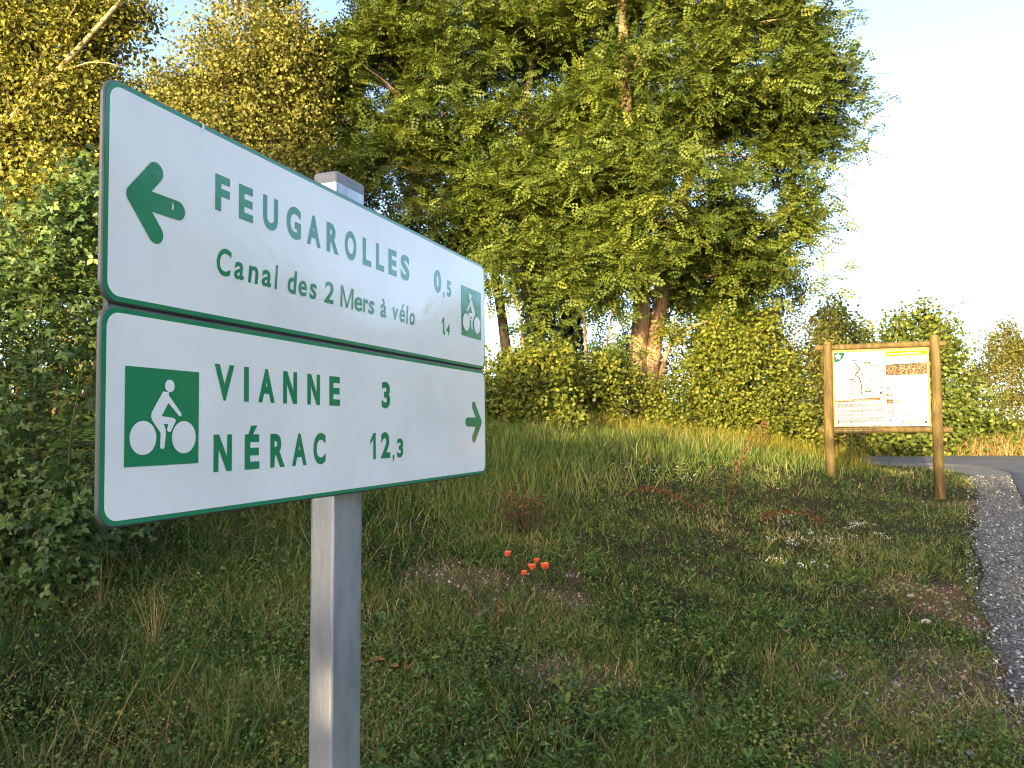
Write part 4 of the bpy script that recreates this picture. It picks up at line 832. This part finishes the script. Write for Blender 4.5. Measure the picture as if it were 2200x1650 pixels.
# ------------------------------------------------------------------ grass and weeds
def blade(nseg=3, w=0.018, bend=0.35):
    V, F = [], []
    for i in range(nseg):
        t = i / nseg; V += [(-w / 2 * (1 - .5 * t), bend * t * t, t), (w / 2 * (1 - .5 * t), bend * t * t, t)]
    V.append((0, bend, 1.0)); 
    for i in range(nseg - 1): k = 2 * i; F += [(k, k + 1, k + 3), (k, k + 3, k + 2)]
    k = 2 * (nseg - 1); F.append((k, k + 1, k + 2)); return np.array(V, float), np.array(F)
def ground_points(rng, n, r0, r1, p, a0=-46, a1=46):
    u = rng.random(n); rr = r0 * (1 + u * ((r1 / r0) ** (1 - p) - 1)) ** (1 / (1 - p)); az = np.radians(a0 + (a1 - a0) * rng.random(n)); return rr * np.sin(az), rr * np.cos(az), rr
def upright(T, X, Y, Zg, H, wid, rng, var, lean=.35):
    n = len(X); yaw = rng.random(n) * 2 * math.pi; tz = unit(np.stack([lean * rng.normal(size=n), lean * rng.normal(size=n), np.ones(n)], 1)); f = np.stack([np.cos(yaw), np.sin(yaw), 0 * yaw], 1); xx = unit(np.cross(f, tz)); yy = np.cross(tz, xx); TV, TF = T; k = len(TV)
    V = np.stack([X, Y, Zg], 1)[:, None] + (wid[:, None, None] * TV[None, :, 0:1]) * xx[:, None] + H[:, None, None] * (TV[None, :, 1:2] * yy[:, None] + TV[None, :, 2:3] * tz[:, None])
    F = (TF[None] + (np.arange(n) * k)[:, None, None]).reshape(-1, 3); return V.reshape(-1, 3), F, np.repeat(var, k)
def tall(x, y):                                               # 0 short trodden turf .. 1 long grass
    xf = np.interp(y, LONG_Y, LONG_X); return np.clip(sstep(-1.2, 1.2, xf - x) * .8 + .5 * (fbm(x * .7, y * .7, 61) - .35) + .25 * sstep(9, 13, y), 0, 1)
gr = np.random.default_rng(5)
X, Y, R_ = ground_points(gr, 520000, 1.6, 21, 1.6); b_, _r2 = bare(X, Y); dv = road_side(X, Y); cl = fbm(X * 2.6, Y * 2.6, 71)
k = (gr.random(len(X)) > b_ * .95) & (dv < -.02 + .12 * (gr.random(len(X)) - .5)) & (gr.random(len(X)) < np.clip((cl - .22) * 3.0, .18, 1)); X, Y, R_, dv = X[k], Y[k], R_[k], dv[k]
tl = tall(X, Y); n = len(X); hue = fbm(X * .9, Y * .9, 81); hue2 = fbm(X * 3.3, Y * 3.3, 83)
H = (.022 + .05 * gr.random(n) + tl * (.04 + .17 * gr.random(n) ** 2.2)) * (.6 + .8 * cl[k]); W = (.0035 + .0035 * gr.random(n)) * (1 + .05 * R_) / .018
var = np.clip(.33 + 1.1 * (hue - .5) + .6 * (hue2 - .5) + .75 * (gr.random(n) - .45), 0, .93); var = np.where(gr.random(n) < .09, .82 + .18 * gr.random(n), var)
V, F, A = upright(blade(2, .018, .5), X, Y, height(X, Y) - .008, H, W, gr, var, .6)
big_mesh('grass', V, F, M['grass'], None, A, 'stuff')['label'] = 'rough green and yellowing grass over the bank and the verge'
# low weeds: clover and other small broad leaves near the ground, and loose leafy weeds among the long grass
X, Y, R_ = ground_points(gr, 330000, 1.6, 13, 1.7); b_, _r2 = bare(X, Y); dv = road_side(X, Y); cl = fbm(X * 1.9 + 7, Y * 1.9, 91); tl = tall(X, Y)
k = (gr.random(len(X)) > b_ * .9) & (dv < -.05) & (gr.random(len(X)) < np.clip((cl - .33) * 2.6 + .25 * tl, .10, 1)); X, Y, R_, tl = X[k], Y[k], R_[k], tl[k]; n = len(X)
P = np.stack([X, Y, height(X, Y) + (.008 + .045 * gr.random(n)) * (1 + 4.0 * tl * gr.random(n))], 1); th = gr.random(n) * 6.28
V, F, A = scatter(*diamond(.7, .14), P, np.stack([np.cos(th), np.sin(th), .45 * gr.normal(size=n)], 1), np.array([0, -.3, 1.0]) + gr.normal(size=(n, 3)) * .7, (.008 + .015 * gr.random(n) ** 1.5) * (1 + .05 * R_), np.clip(.45 + .9 * (fbm(X * 1.3, Y * 1.3, 95) - .5) + .85 * (gr.random(n) - .5), 0, 1))
big_mesh('low_weeds', V, F, M['weed'], None, A, 'stuff')['label'] = 'low clover and small broad-leaved weeds among the grass'
# pale seed heads and buds over the longer weeds
X, Y, R_ = ground_points(gr, 60000, 1.7, 12, 1.6); dv = road_side(X, Y); tl = tall(X, Y); cl = fbm(X * 1.6 + 3, Y * 1.6, 99)
k = (dv < -.2) & (gr.random(len(X)) < np.clip((cl - .38) * 2.2, 0, 1) * (.15 + .7 * tl)); X, Y, R_, tl = X[k], Y[k], R_[k], tl[k]; n = len(X)
P = np.stack([X, Y, height(X, Y) + (.05 + .06 * gr.random(n)) * (1 + 2.0 * tl * gr.random(n))], 1)
V, F, A = scatter(*diamond(.6, .2), P, rdir(gr, n) + np.array([0, 0, .8]), rdir(gr, n), (.004 + .005 * gr.random(n)) * (1 + .10 * R_), .45 + .5 * gr.random(n))
big_mesh('seed_heads', V, F, M['straw'], None, A, 'stuff')['label'] = 'tiny pale seed heads and buds above the weeds'
# leafy weeds: small upright plants of narrow leaves, too many to count
X, Y, R_ = ground_points(gr, 2600, 1.8, 13, 1.35); b_, _r2 = bare(X, Y); dv = road_side(X, Y); cl = fbm(X * .8 + 11, Y * .8, 105); k = (b_ < .3) & (dv < -.15) & (gr.random(len(X)) < np.clip((cl - .34) * 3, .05, 1)); X, Y, R_ = X[k], Y[k], R_[k]; n = len(X); m_ = 18
i = np.repeat(np.arange(n), m_); N = len(i); hgt = (.06 + .12 * gr.random(n) * (.6 + tall(X, Y)))[i]; t_ = gr.random(N); th = gr.random(N) * 6.28; vv = np.clip(.45 + .35 * (gr.random(n) - .5), 0, 1)[i]
P = np.stack([X[i], Y[i], height(X, Y)[i] + hgt * t_], 1) + np.array([1, 1, 0]) * gr.normal(size=(N, 3)) * .012
V, F, A = scatter(*diamond(.34, .12), P, np.stack([np.cos(th), np.sin(th), .35 + .5 * gr.normal(size=N)], 1), np.array([0, -.2, 1.0]) + gr.normal(size=(N, 3)) * .4, (.025 + .04 * gr.random(N)) * (1.25 - .6 * t_), np.clip(vv + .4 * (gr.random(N) - .5), 0, 1))
big_mesh('leafy_weeds', V, F, M['weed'], None, A, 'stuff')['label'] = 'small upright leafy weeds standing out of the turf'
# long dry stalks
X, Y, R_ = ground_points(gr, 22000, 1.8, 16, 1.4); b_, _r2 = bare(X, Y); dv = road_side(X, Y); tl = tall(X, Y); k = (dv < -.1) & (gr.random(len(X)) < .12 + .75 * tl * np.clip((fbm(X * 1.1, Y * 1.1, 97) - .3) * 3, 0, 1)); X, Y, R_, tl = X[k], Y[k], R_[k], tl[k]; n = len(X)
V, F, A = upright(blade(4, .018, .5), X, Y, height(X, Y), .08 + .36 * gr.random(n) ** 1.4 * (.3 + tl), (.0014 + .001 * gr.random(n)) * (1 + .08 * R_) / .018, gr, .05 + .75 * gr.random(n), .75)
big_mesh('dry_stalks', V, F, M['straw'], None, A, 'stuff')['label'] = 'thin dry straw-coloured stalks standing among the grass'
# strip of dry tall grass beyond the path and at the foot of the bushes
def dry_strip(name, pts, n, hgt, label, spread, seed, mat='straw'):
    r = np.random.default_rng(seed); p = np.array(pts, float); s = np.concatenate([[0], np.cumsum(np.linalg.norm(np.diff(p, axis=0), axis=1))]); t = r.random(n) * s[-1]; X = np.interp(t, s, p[:, 0]) + spread * r.normal(size=n); Y = np.interp(t, s, p[:, 1]) + spread * r.normal(size=n)
    cl = fbm(X * 1.7, Y * 1.7, seed); R_ = np.hypot(X, Y); k = (road_side(X, Y) < -.1) | (sdist(OUTER_S[::3], X, Y) > .15); X, Y, cl, R_ = X[k], Y[k], cl[k], R_[k]; n = len(X)
    V, F, A = upright(blade(3, .018, .35), X, Y, height(X, Y), hgt * (.3 + .8 * r.random(n)) * (.45 + cl), (.006 + .004 * r.random(n)) * (1 + .03 * R_) / .018, r, np.clip(.45 + .7 * (cl - .5) + .6 * (r.random(n) - .5), 0, 1), .3)
    o = big_mesh(name, V, F, M[mat], None, A, 'stuff'); o['label'] = label
dry_strip('dry_grass', [(-2, 26.4), (8, 25.4), (16, 24.9), (20.5, 23)], 15000, .85, 'sunlit strip of dry orange grass beyond the path', .35, 201)
dry_strip('dry_grass', [(.8, 12.5), (1.9, 12.8), (3.4, 13.3), (4.9, 14.4), (6.7, 16.4)], 15000, .40, 'sunlit yellow grass and weeds at the foot of the bank bushes', .4, 202, 'yellow_grass')
dry_strip('bank_grass', [(-.9, 7.5), (-.4, 9.3), (.4, 10.8), (1.5, 11.9), (3.0, 12.8), (4.4, 13.8)], 22000, .30, 'long green grass along the shoulder of the bank', .75, 203, 'grass')

# ------------------------------------------------------------------ single plants and small things on the ground
def G(px, py): return on_ground(px, py)
pr_ = np.random.default_rng(9)
def flower_stem(mb, p, h, r0=.0022, lean=(0, 0)):
    top = p + np.array([lean[0], lean[1], h]); mb.tube(curve_path([p - [0, 0, .02], (p + top) / 2 + [.01, 0, 0], top], 6), np.linspace(r0, r0 * .7, 6), 5); return top
def petal_mesh(c, ang, tilt, ln, w):
    d = np.array([math.cos(ang) * math.cos(tilt), math.sin(ang) * math.cos(tilt), math.sin(tilt)]); s = np.array([-math.sin(ang), math.cos(ang), 0]); u = np.cross(d, s); V, F = [], []
    for i in range(4):
        t = i / 3; ww = w * math.sin(math.pi * (.15 + .7 * t)); 
        for j in (-1, 0, 1): V.append(c + d * ln * t + s * ww * j * .5 + u * (-.25 * ln * t * t + .12 * w * abs(j)) + np.array([0, 0, .3 * ln * t * t]))
    for i in range(3):
        for j in range(2): k = 3 * i + j; F.append((k, k + 1, k + 4, k + 3))
    return V, F
POP = [((1091, 1196), 'pale red poppy set apart from the rest of its cluster at the upper left'), ((1153, 1209), 'small pinkish poppy at the top of the cluster of four'), ((1143, 1224), 'red poppy in the middle of the cluster'), ((1171, 1223), 'widest red poppy, at the right of the cluster'), ((1126, 1236), 'small pinkish poppy lowest in the cluster')]
for i, ((px, py), lab) in enumerate(POP):
    p = G(px + 2, py + 40); d = ray(px, py); top = EYE + d * (p[1] / d[1]); t = thing('poppy', p, lab, 'poppy', 'poppies in the grass'); mb = MB(); flower_stem(mb, p, top[2] - p[2] - .005, .002, (top[0] - p[0], 0)); mb.build('stem', M['stem'], t)
    sz = .030 * (1.15 if i == 3 else .8 if i in (1, 4) else 1)
    for q in range(4): mb = MB(); mb.add(*petal_mesh(top, q * math.pi / 2 + .4 * i, .95, sz * 1.25, sz * 1.7)); mb.build('petal', M['petal'], t, True)
    mb = MB(); mb.tube([top - [0, 0, .004], top + [0, 0, .006]], [.004, .005], 6); mb.build('centre', M['dark_bark'], t)
WF = [(1690, 1115, 'grey-white flower heads beside the rust arch'), (1702, 1162, 'tight white flower heads below the rust arch'), (1733, 1148, 'bright white flower heads nearest the end of the rust arch'), (1808, 1126, 'pair of white flower heads in dark leaves left of the board foot'), (1858, 1120, 'white flower heads straight below the notice board'), (1650, 1165, 'scattered white flower heads at the left of the shaded patch'), (1682, 1210, 'small white flower heads low on the slope'), (1748, 1214, 'largest patch of white flower heads on the slope'), (1895, 1150, 'white flower heads nearest the right board post'), (1782, 1162, 'loose white flower heads midway along the slope'), (1352, 996, 'white flowers by the dark stems on the bank'), (1425, 1000, 'white flowers higher on the bank beside tall weeds'), (1478, 1018, 'thin white flowers at the right end of the bank group'), (128, 1256, 'white flower heads under the left end of the sign'), (92, 1280, 'white flower heads near the left edge of the grass'), (62, 1292, 'small white flower heads closest to the left edge')]
for i, (px, py, lab) in enumerate(WF):
    p = G(px, py + 22); t = thing('white_flowers', p, lab, 'wildflower', 'white wildflowers in the grass'); mb = MB(); tops = []; sp_r = .045 * p[1] / 6 + .03
    for q in range(5):
        e = p + np.array([sp_r * pr_.normal(), sp_r * .6 * pr_.normal(), 0]); tops.append(flower_stem(mb, e, .07 + .06 * pr_.random(), .0015))
    mb.build('stems', M['stem'], t, kind='stuff')
    for tp in tops:
        mb = MB()
        for q in range(5): c = tp + np.array([.013 * pr_.normal(), .013 * pr_.normal(), .009 * pr_.normal()]); V0, F0 = blob(pr_); s = .0035 + .0035 * pr_.random(); mb.add(V0 * s + c, [tuple(f) for f in F0])
        mb.build('flower_head', M['white_petal'], t)
def seed_spike(pxs, d0, label, rad=.02, n=260, name='dock_stalk', mat='rust'):
    pts = [at(px, py, d) if d else G(px, py) for px, py, d in pxs]; b = np.array(pts[0]); b[2] = float(height(b[0], b[1])); pts = [b] + pts[1:]; t = thing(name, b, label, 'weed', 'dead rust-coloured dock stalks'); path = curve_path(pts, 22); mb = MB(); mb.tube(path, np.linspace(.006, .002, 22), 5); mb.build('stem', M['rust'], t, True)
    r = np.random.default_rng(len(label)); k = (6 + 15 * r.random(n)).astype(int); P = path[k] + rad * r.normal(size=(n, 3)); V, F, A = scatter(*diamond(.9, .1), P, rdir(r, n), rdir(r, n), .014 + .012 * r.random(n), r.random(n)); big_mesh('seeds', V, F, M[mat], t, A, 'stuff')
seed_spike([(1330, 1075, 0), (1360, 1052, 8.3), (1400, 1046, 8.2), (1450, 1064, 8.1), (1500, 1100, 8.0)], 8, 'arching rust-coloured dock stalk lying over the grass above the poppies')
seed_spike([(1600, 1130, 0), (1650, 1100, 7.6), (1700, 1098, 7.5), (1745, 1108, 7.4), (1775, 1125, 7.35)], 8, 'arching rust-coloured dock stalk above the white flower patch')
seed_spike([(1558, 1135, 0), (1565, 1060, 7.9), (1590, 985, 7.8), (1620, 935, 7.7), (1650, 900, 7.7)], 8, 'upright leaning rust-coloured dock stalk taller than the others', .03)
seed_spike([(1640, 985, 0), (1641, 950, 13.5), (1644, 920, 13.5), (1648, 895, 13.5)], 13, 'dark red dock stalk in front of the sunlit bushes', .05, 300)
seed_spike([(1065, 1445, 0), (1068, 1380, 4.6), (1074, 1310, 4.6), (1078, 1280, 4.6)], 5, 'small rust-coloured dock stalk in the brown bare patch', .012, 120)
# dead brown shrub
p = G(1125, 1150); t = thing('dead_shrub', p, 'brown withered clump of twigs below the right end of the sign', 'shrub'); mb = MB(); r = np.random.default_rng(4)
for i in range(70): a = r.normal(size=2) * .16; limb(mb, r, p + [.06 * r.normal(), .05 * r.normal(), -.02], p + [a[0], a[1], .22 + .2 * r.random()], .0035, .001, 5, .02, 4)
mb.build('twigs', M['bramble_stem'], t, kind='stuff'); n = 400; q = r.normal(size=(n, 3)) * [.14, .12, .08] + p + [0, 0, .22]; V, F, A = scatter(*diamond(.5, .1), q, rdir(r, n), rdir(r, n), .02 + .02 * r.random(n), r.random(n)); big_mesh('leaves', V, F, M['rust'], t, A, 'stuff')
def rosette(px, py, label, n, ln, w, up, mat='weed', name='broadleaf_weed', cat='weed', var=.5, long=False):
    p = G(px, py); t = thing(name, p, label, cat, 'broad-leaved weeds' if name == 'broadleaf_weed' else 'tufts of broad grass blades'); r = np.random.default_rng(int(px + py))
    for i in range(n):
        a = 2 * math.pi * (i + .5 * r.random()) / n; e = up * (.7 + .6 * r.random()); L = ln * (.65 + .5 * r.random()); mb = MB(); V, F = [], []; m_ = 7
        for j in range(m_):
            s = j / (m_ - 1); ww = w * ((math.sin(math.pi * (.06 + .9 * s)) ** .7) if not long else (1 - s ** 2) * .9 + .05); x = L * s * math.cos(e) ; z = L * (s * math.sin(e) - .45 * s * s * (1 if not long else .5)); c = p + np.array([math.cos(a) * x, math.sin(a) * x, z + .005]); sd = np.array([-math.sin(a), math.cos(a), 0])
            V += [c - sd * ww / 2 + [0, 0, ww * .18], c, c + sd * ww / 2 + [0, 0, ww * .18]]
        for j in range(m_ - 1):
            k = 3 * j; F += [(k, k + 1, k + 4, k + 3), (k + 1, k + 2, k + 5, k + 4)]
        mb.add(V, F, min(1, max(0, var + .35 * (r.random() - .5)))); mb.build('blade' if long else 'leaf', M[mat], t, True)
rosette(820, 1350, 'broad-leaved dock plant just right of the sign post', 8, .17, .06, .95)
rosette(1215, 1540, 'plantain rosette with upright ribbed leaves, bottom middle', 9, .13, .028, 1.05)
rosette(1190, 1478, 'mallow leaf turning bright yellow in the grass', 5, .055, .05, .6, var=.98)
rosette(960, 1570, 'round-leaved weed right of the sign post near the bottom', 6, .09, .045, .9)
rosette(1430, 1470, 'curled dock leaves near the arching grass blade', 6, .11, .035, .8, var=.6)
rosette(1040, 1420, 'small lobed weed on the brown bare patch', 6, .07, .03, .6)
rosette(370, 1640, 'broad weed leaf at the bottom edge left of the post', 4, .10, .05, 1.0, var=.7)
rosette(410, 1540, 'pale yellowish weed leaves left of the sign post', 4, .07, .05, .8, var=.85)
rosette(1010, 1215, 'lobed green weed left of the poppies', 7, .14, .045, .55)
rosette(1560, 1585, 'small rosette of oval leaves, bottom right of the lawn', 7, .08, .035, .6)
rosette(905, 1470, 'low leafy weed under the fallen leaves', 7, .07, .03, .5)
rosette(485, 1660, 'tall tuft of broad grass blades left of the sign post', 9, .36, .013, 1.25, 'grass', 'grass_tuft', 'grass tuft', .5, True)
rosette(1110, 1640, 'tuft of broad grass blades at the bottom middle', 9, .22, .010, 1.1, 'grass', 'grass_tuft', 'grass tuft', .45, True)
rosette(1370, 1450, 'tuft with one long arching blue-green blade', 5, .32, .011, .95, 'grass', 'grass_tuft', 'grass tuft', .4, True)
rosette(70, 1230, 'tuft of bright grass blades near the left edge', 9, .30, .010, 1.2, 'grass', 'grass_tuft', 'grass tuft', .5, True)
rosette(1980, 1630, 'fine dense green tuft at the bottom right beside the gravel', 40, .13, .004, 1.15, 'grass', 'grass_tuft', 'grass tuft', .4, True)
rosette(1890, 1600, 'small bright green tuft on the pebbly bare soil', 16, .09, .005, 1.0, 'grass', 'grass_tuft', 'grass tuft', .45, True)
rosette(2075, 1185, 'green leafy tuft at the gravel edge below the board', 14, .22, .012, 1.0, 'grass', 'grass_tuft', 'grass tuft', .45, True)
rosette(2085, 1290, 'second green tuft along the gravel edge, nearer the viewer', 14, .18, .010, 1.0, 'grass', 'grass_tuft', 'grass tuft', .45, True)
rosette(330, 1420, 'drooping dry straw tuft under the left half of the sign', 22, .50, .005, 1.35, 'straw', 'grass_tuft', 'grass tuft', .55, True)
rosette(215, 1330, 'dry straw tuft arching over at the left of the grass', 18, .45, .005, 1.2, 'straw', 'grass_tuft', 'grass tuft', .45, True)
rosette(1655, 1440, 'limp dry straw tuft above the pebbly bare soil', 22, .22, .004, .9, 'straw', 'grass_tuft', 'grass tuft', .5, True)
rosette(1688, 965, 'clump of sunlit dry reeds left of the notice board', 60, .95, .012, 1.35, 'straw', 'grass_tuft', 'grass tuft', .7, True)
def fallen(px, py, sz, label, mat):
    p = G(px, py) + np.array([0, 0, .03]); t = None; r = np.random.default_rng(int(px)); a0 = r.random() * 6; mb = MB(); V = [p + [0, 0, .022]]
    for k in range(12):
        a = a0 + 2 * math.pi * k / 12; rr = sz * (1 if k % 2 == 0 else .72) * (1.3 if k == 0 else .6 if k == 6 else 1); V.append(p + np.array([rr * math.cos(a), rr * math.sin(a), .018 + .5 * sz * abs(math.sin(a - a0))]))
    mb.add(V, [(0, 1 + k, 1 + (k + 1) % 12) for k in range(12)]); o = mb.build('fallen_leaf', M[mat], None, False, p); tag(o, label, 'leaf', 'fallen leaves on the grass')
fallen(812, 1450, .05, 'large brown and orange curled leaf right beside the post', 'fallen'); fallen(845, 1462, .036, 'orange leaf lying against the large curled leaf', 'fallen'); fallen(907, 1472, .026, 'small ochre leaf right of the large curled leaf', 'fallen')
fallen(870, 1552, .028, 'pinkish dry leaf on the grass right of the post near the bottom', 'fallen_pink'); fallen(888, 1590, .026, 'second pinkish dry leaf, closer to the bottom edge', 'fallen_pink'); fallen(990, 1585, .026, 'brown dry leaf beside the round-leaved weed', 'fallen'); fallen(386, 1128, .03, 'orange dry leaf just under the sign', 'fallen'); fallen(350, 1625, .03, 'rusty dry leaf at the bottom edge left of the post', 'fallen'); fallen(1300, 1462, .022, 'brown dry leaf below the long arching stalk', 'fallen'); fallen(1690, 1372, .03, 'beige dry leaf standing at the edge of the bare soil', 'fallen_pink')
# tall weeds in front of the board
def tall_weed(px, py0, py1, d, label, leaves=26, ll=.10, seeds=False):
    p = at(px, py0, d); p[2] = float(height(p[0], p[1])); top = at(px + 3, py1, d); t = thing('tall_weed', p, label, 'weed', 'tall weeds standing on the slope'); path = curve_path([p - [0, 0, .03], (p + top) / 2 + [.015, 0, 0], top], 12); mb = MB(); mb.tube(path, np.linspace(.006, .002, 12), 5); mb.build('stem', M['stem'], t, True); r = np.random.default_rng(int(px)); n = leaves
    q = (r.random(n) ** .8 * .9 + .05); k = (q * 11).astype(int); th = r.random(n) * 6.28
    crown_object(t, 'foliage', diamond(.28, .1), path[k], np.stack([np.cos(th), np.sin(th), .25 * np.ones(n)], 1), np.tile([0, 0, 1.0], (n, 1)) + .2 * rdir(r, n), ll * (1.2 - q), .3 + .4 * r.random(n), M['weed'], n)
tall_weed(1826, 1110, 868, 9.6, 'tall thin weed with its tip crossing the left half of the printed map', 22, .12)
tall_weed(1908, 1170, 940, 9.0, 'leafy upright weed below the middle of the notice board', 60, .14)
tall_weed(1461, 1080, 955, 9.5, 'leafy upright weed on the bank among white flowers', 50, .13)
tall_weed(1415, 1010, 905, 11.5, 'dark branching weed silhouetted against the sunlit yellow grass', 40, .14)
tall_weed(1378, 1010, 935, 11.0, 'shorter dark weed beside the branching one', 34, .10)
tall_weed(1375, 1300, 1185, 5.9, 'fleshy upright green weed right of the poppies', 50, .06)
tall_weed(500, 1500, 1420, 3.2, 'feathery green weed left of the sign post', 46, .07)
# stones one can pick out on the bare soil
for i, (px, py, s, lab) in enumerate(((1772, 1422, .016, 'white pebble at the top of the pebbly bare soil'), (1860, 1495, .015, 'pale pebble in the middle of the pebbly bare soil'), (1790, 1465, .013, 'white pebble left in the pebbly bare soil'), (1990, 1340, .030, 'reddish stone at the foot of the red bare patch'), (1955, 1285, .022, 'reddish stone on the left rim of the red bare patch'), (2085, 1625, .024, 'brown rounded stone at the bottom right'), (2020, 1595, .016, 'pale pebble beside the fine dense tuft'), (1848, 1415, .014, 'white pebble right under the dry white leaves'), (2045, 1100, .035, 'stone beside the right post foot of the notice board'), (1705, 1560, .015, 'cream pebble low in the brown soil'))):
    p = G(px, py) + np.array([0, 0, .006]); V0, F0 = blob(pr_, 1); o_ = MB(); o_.add(V0 * s * np.array([1.2, .9, .65]) + p + [0, 0, s * .3], [tuple(f) for f in F0], .95 if 'red' in lab else .86 if 'white' in lab or 'pale' in lab else .6); o = o_.build('stone', M['stone'], None, False, p); tag(o, lab, 'stone', 'stones on the bare soil')
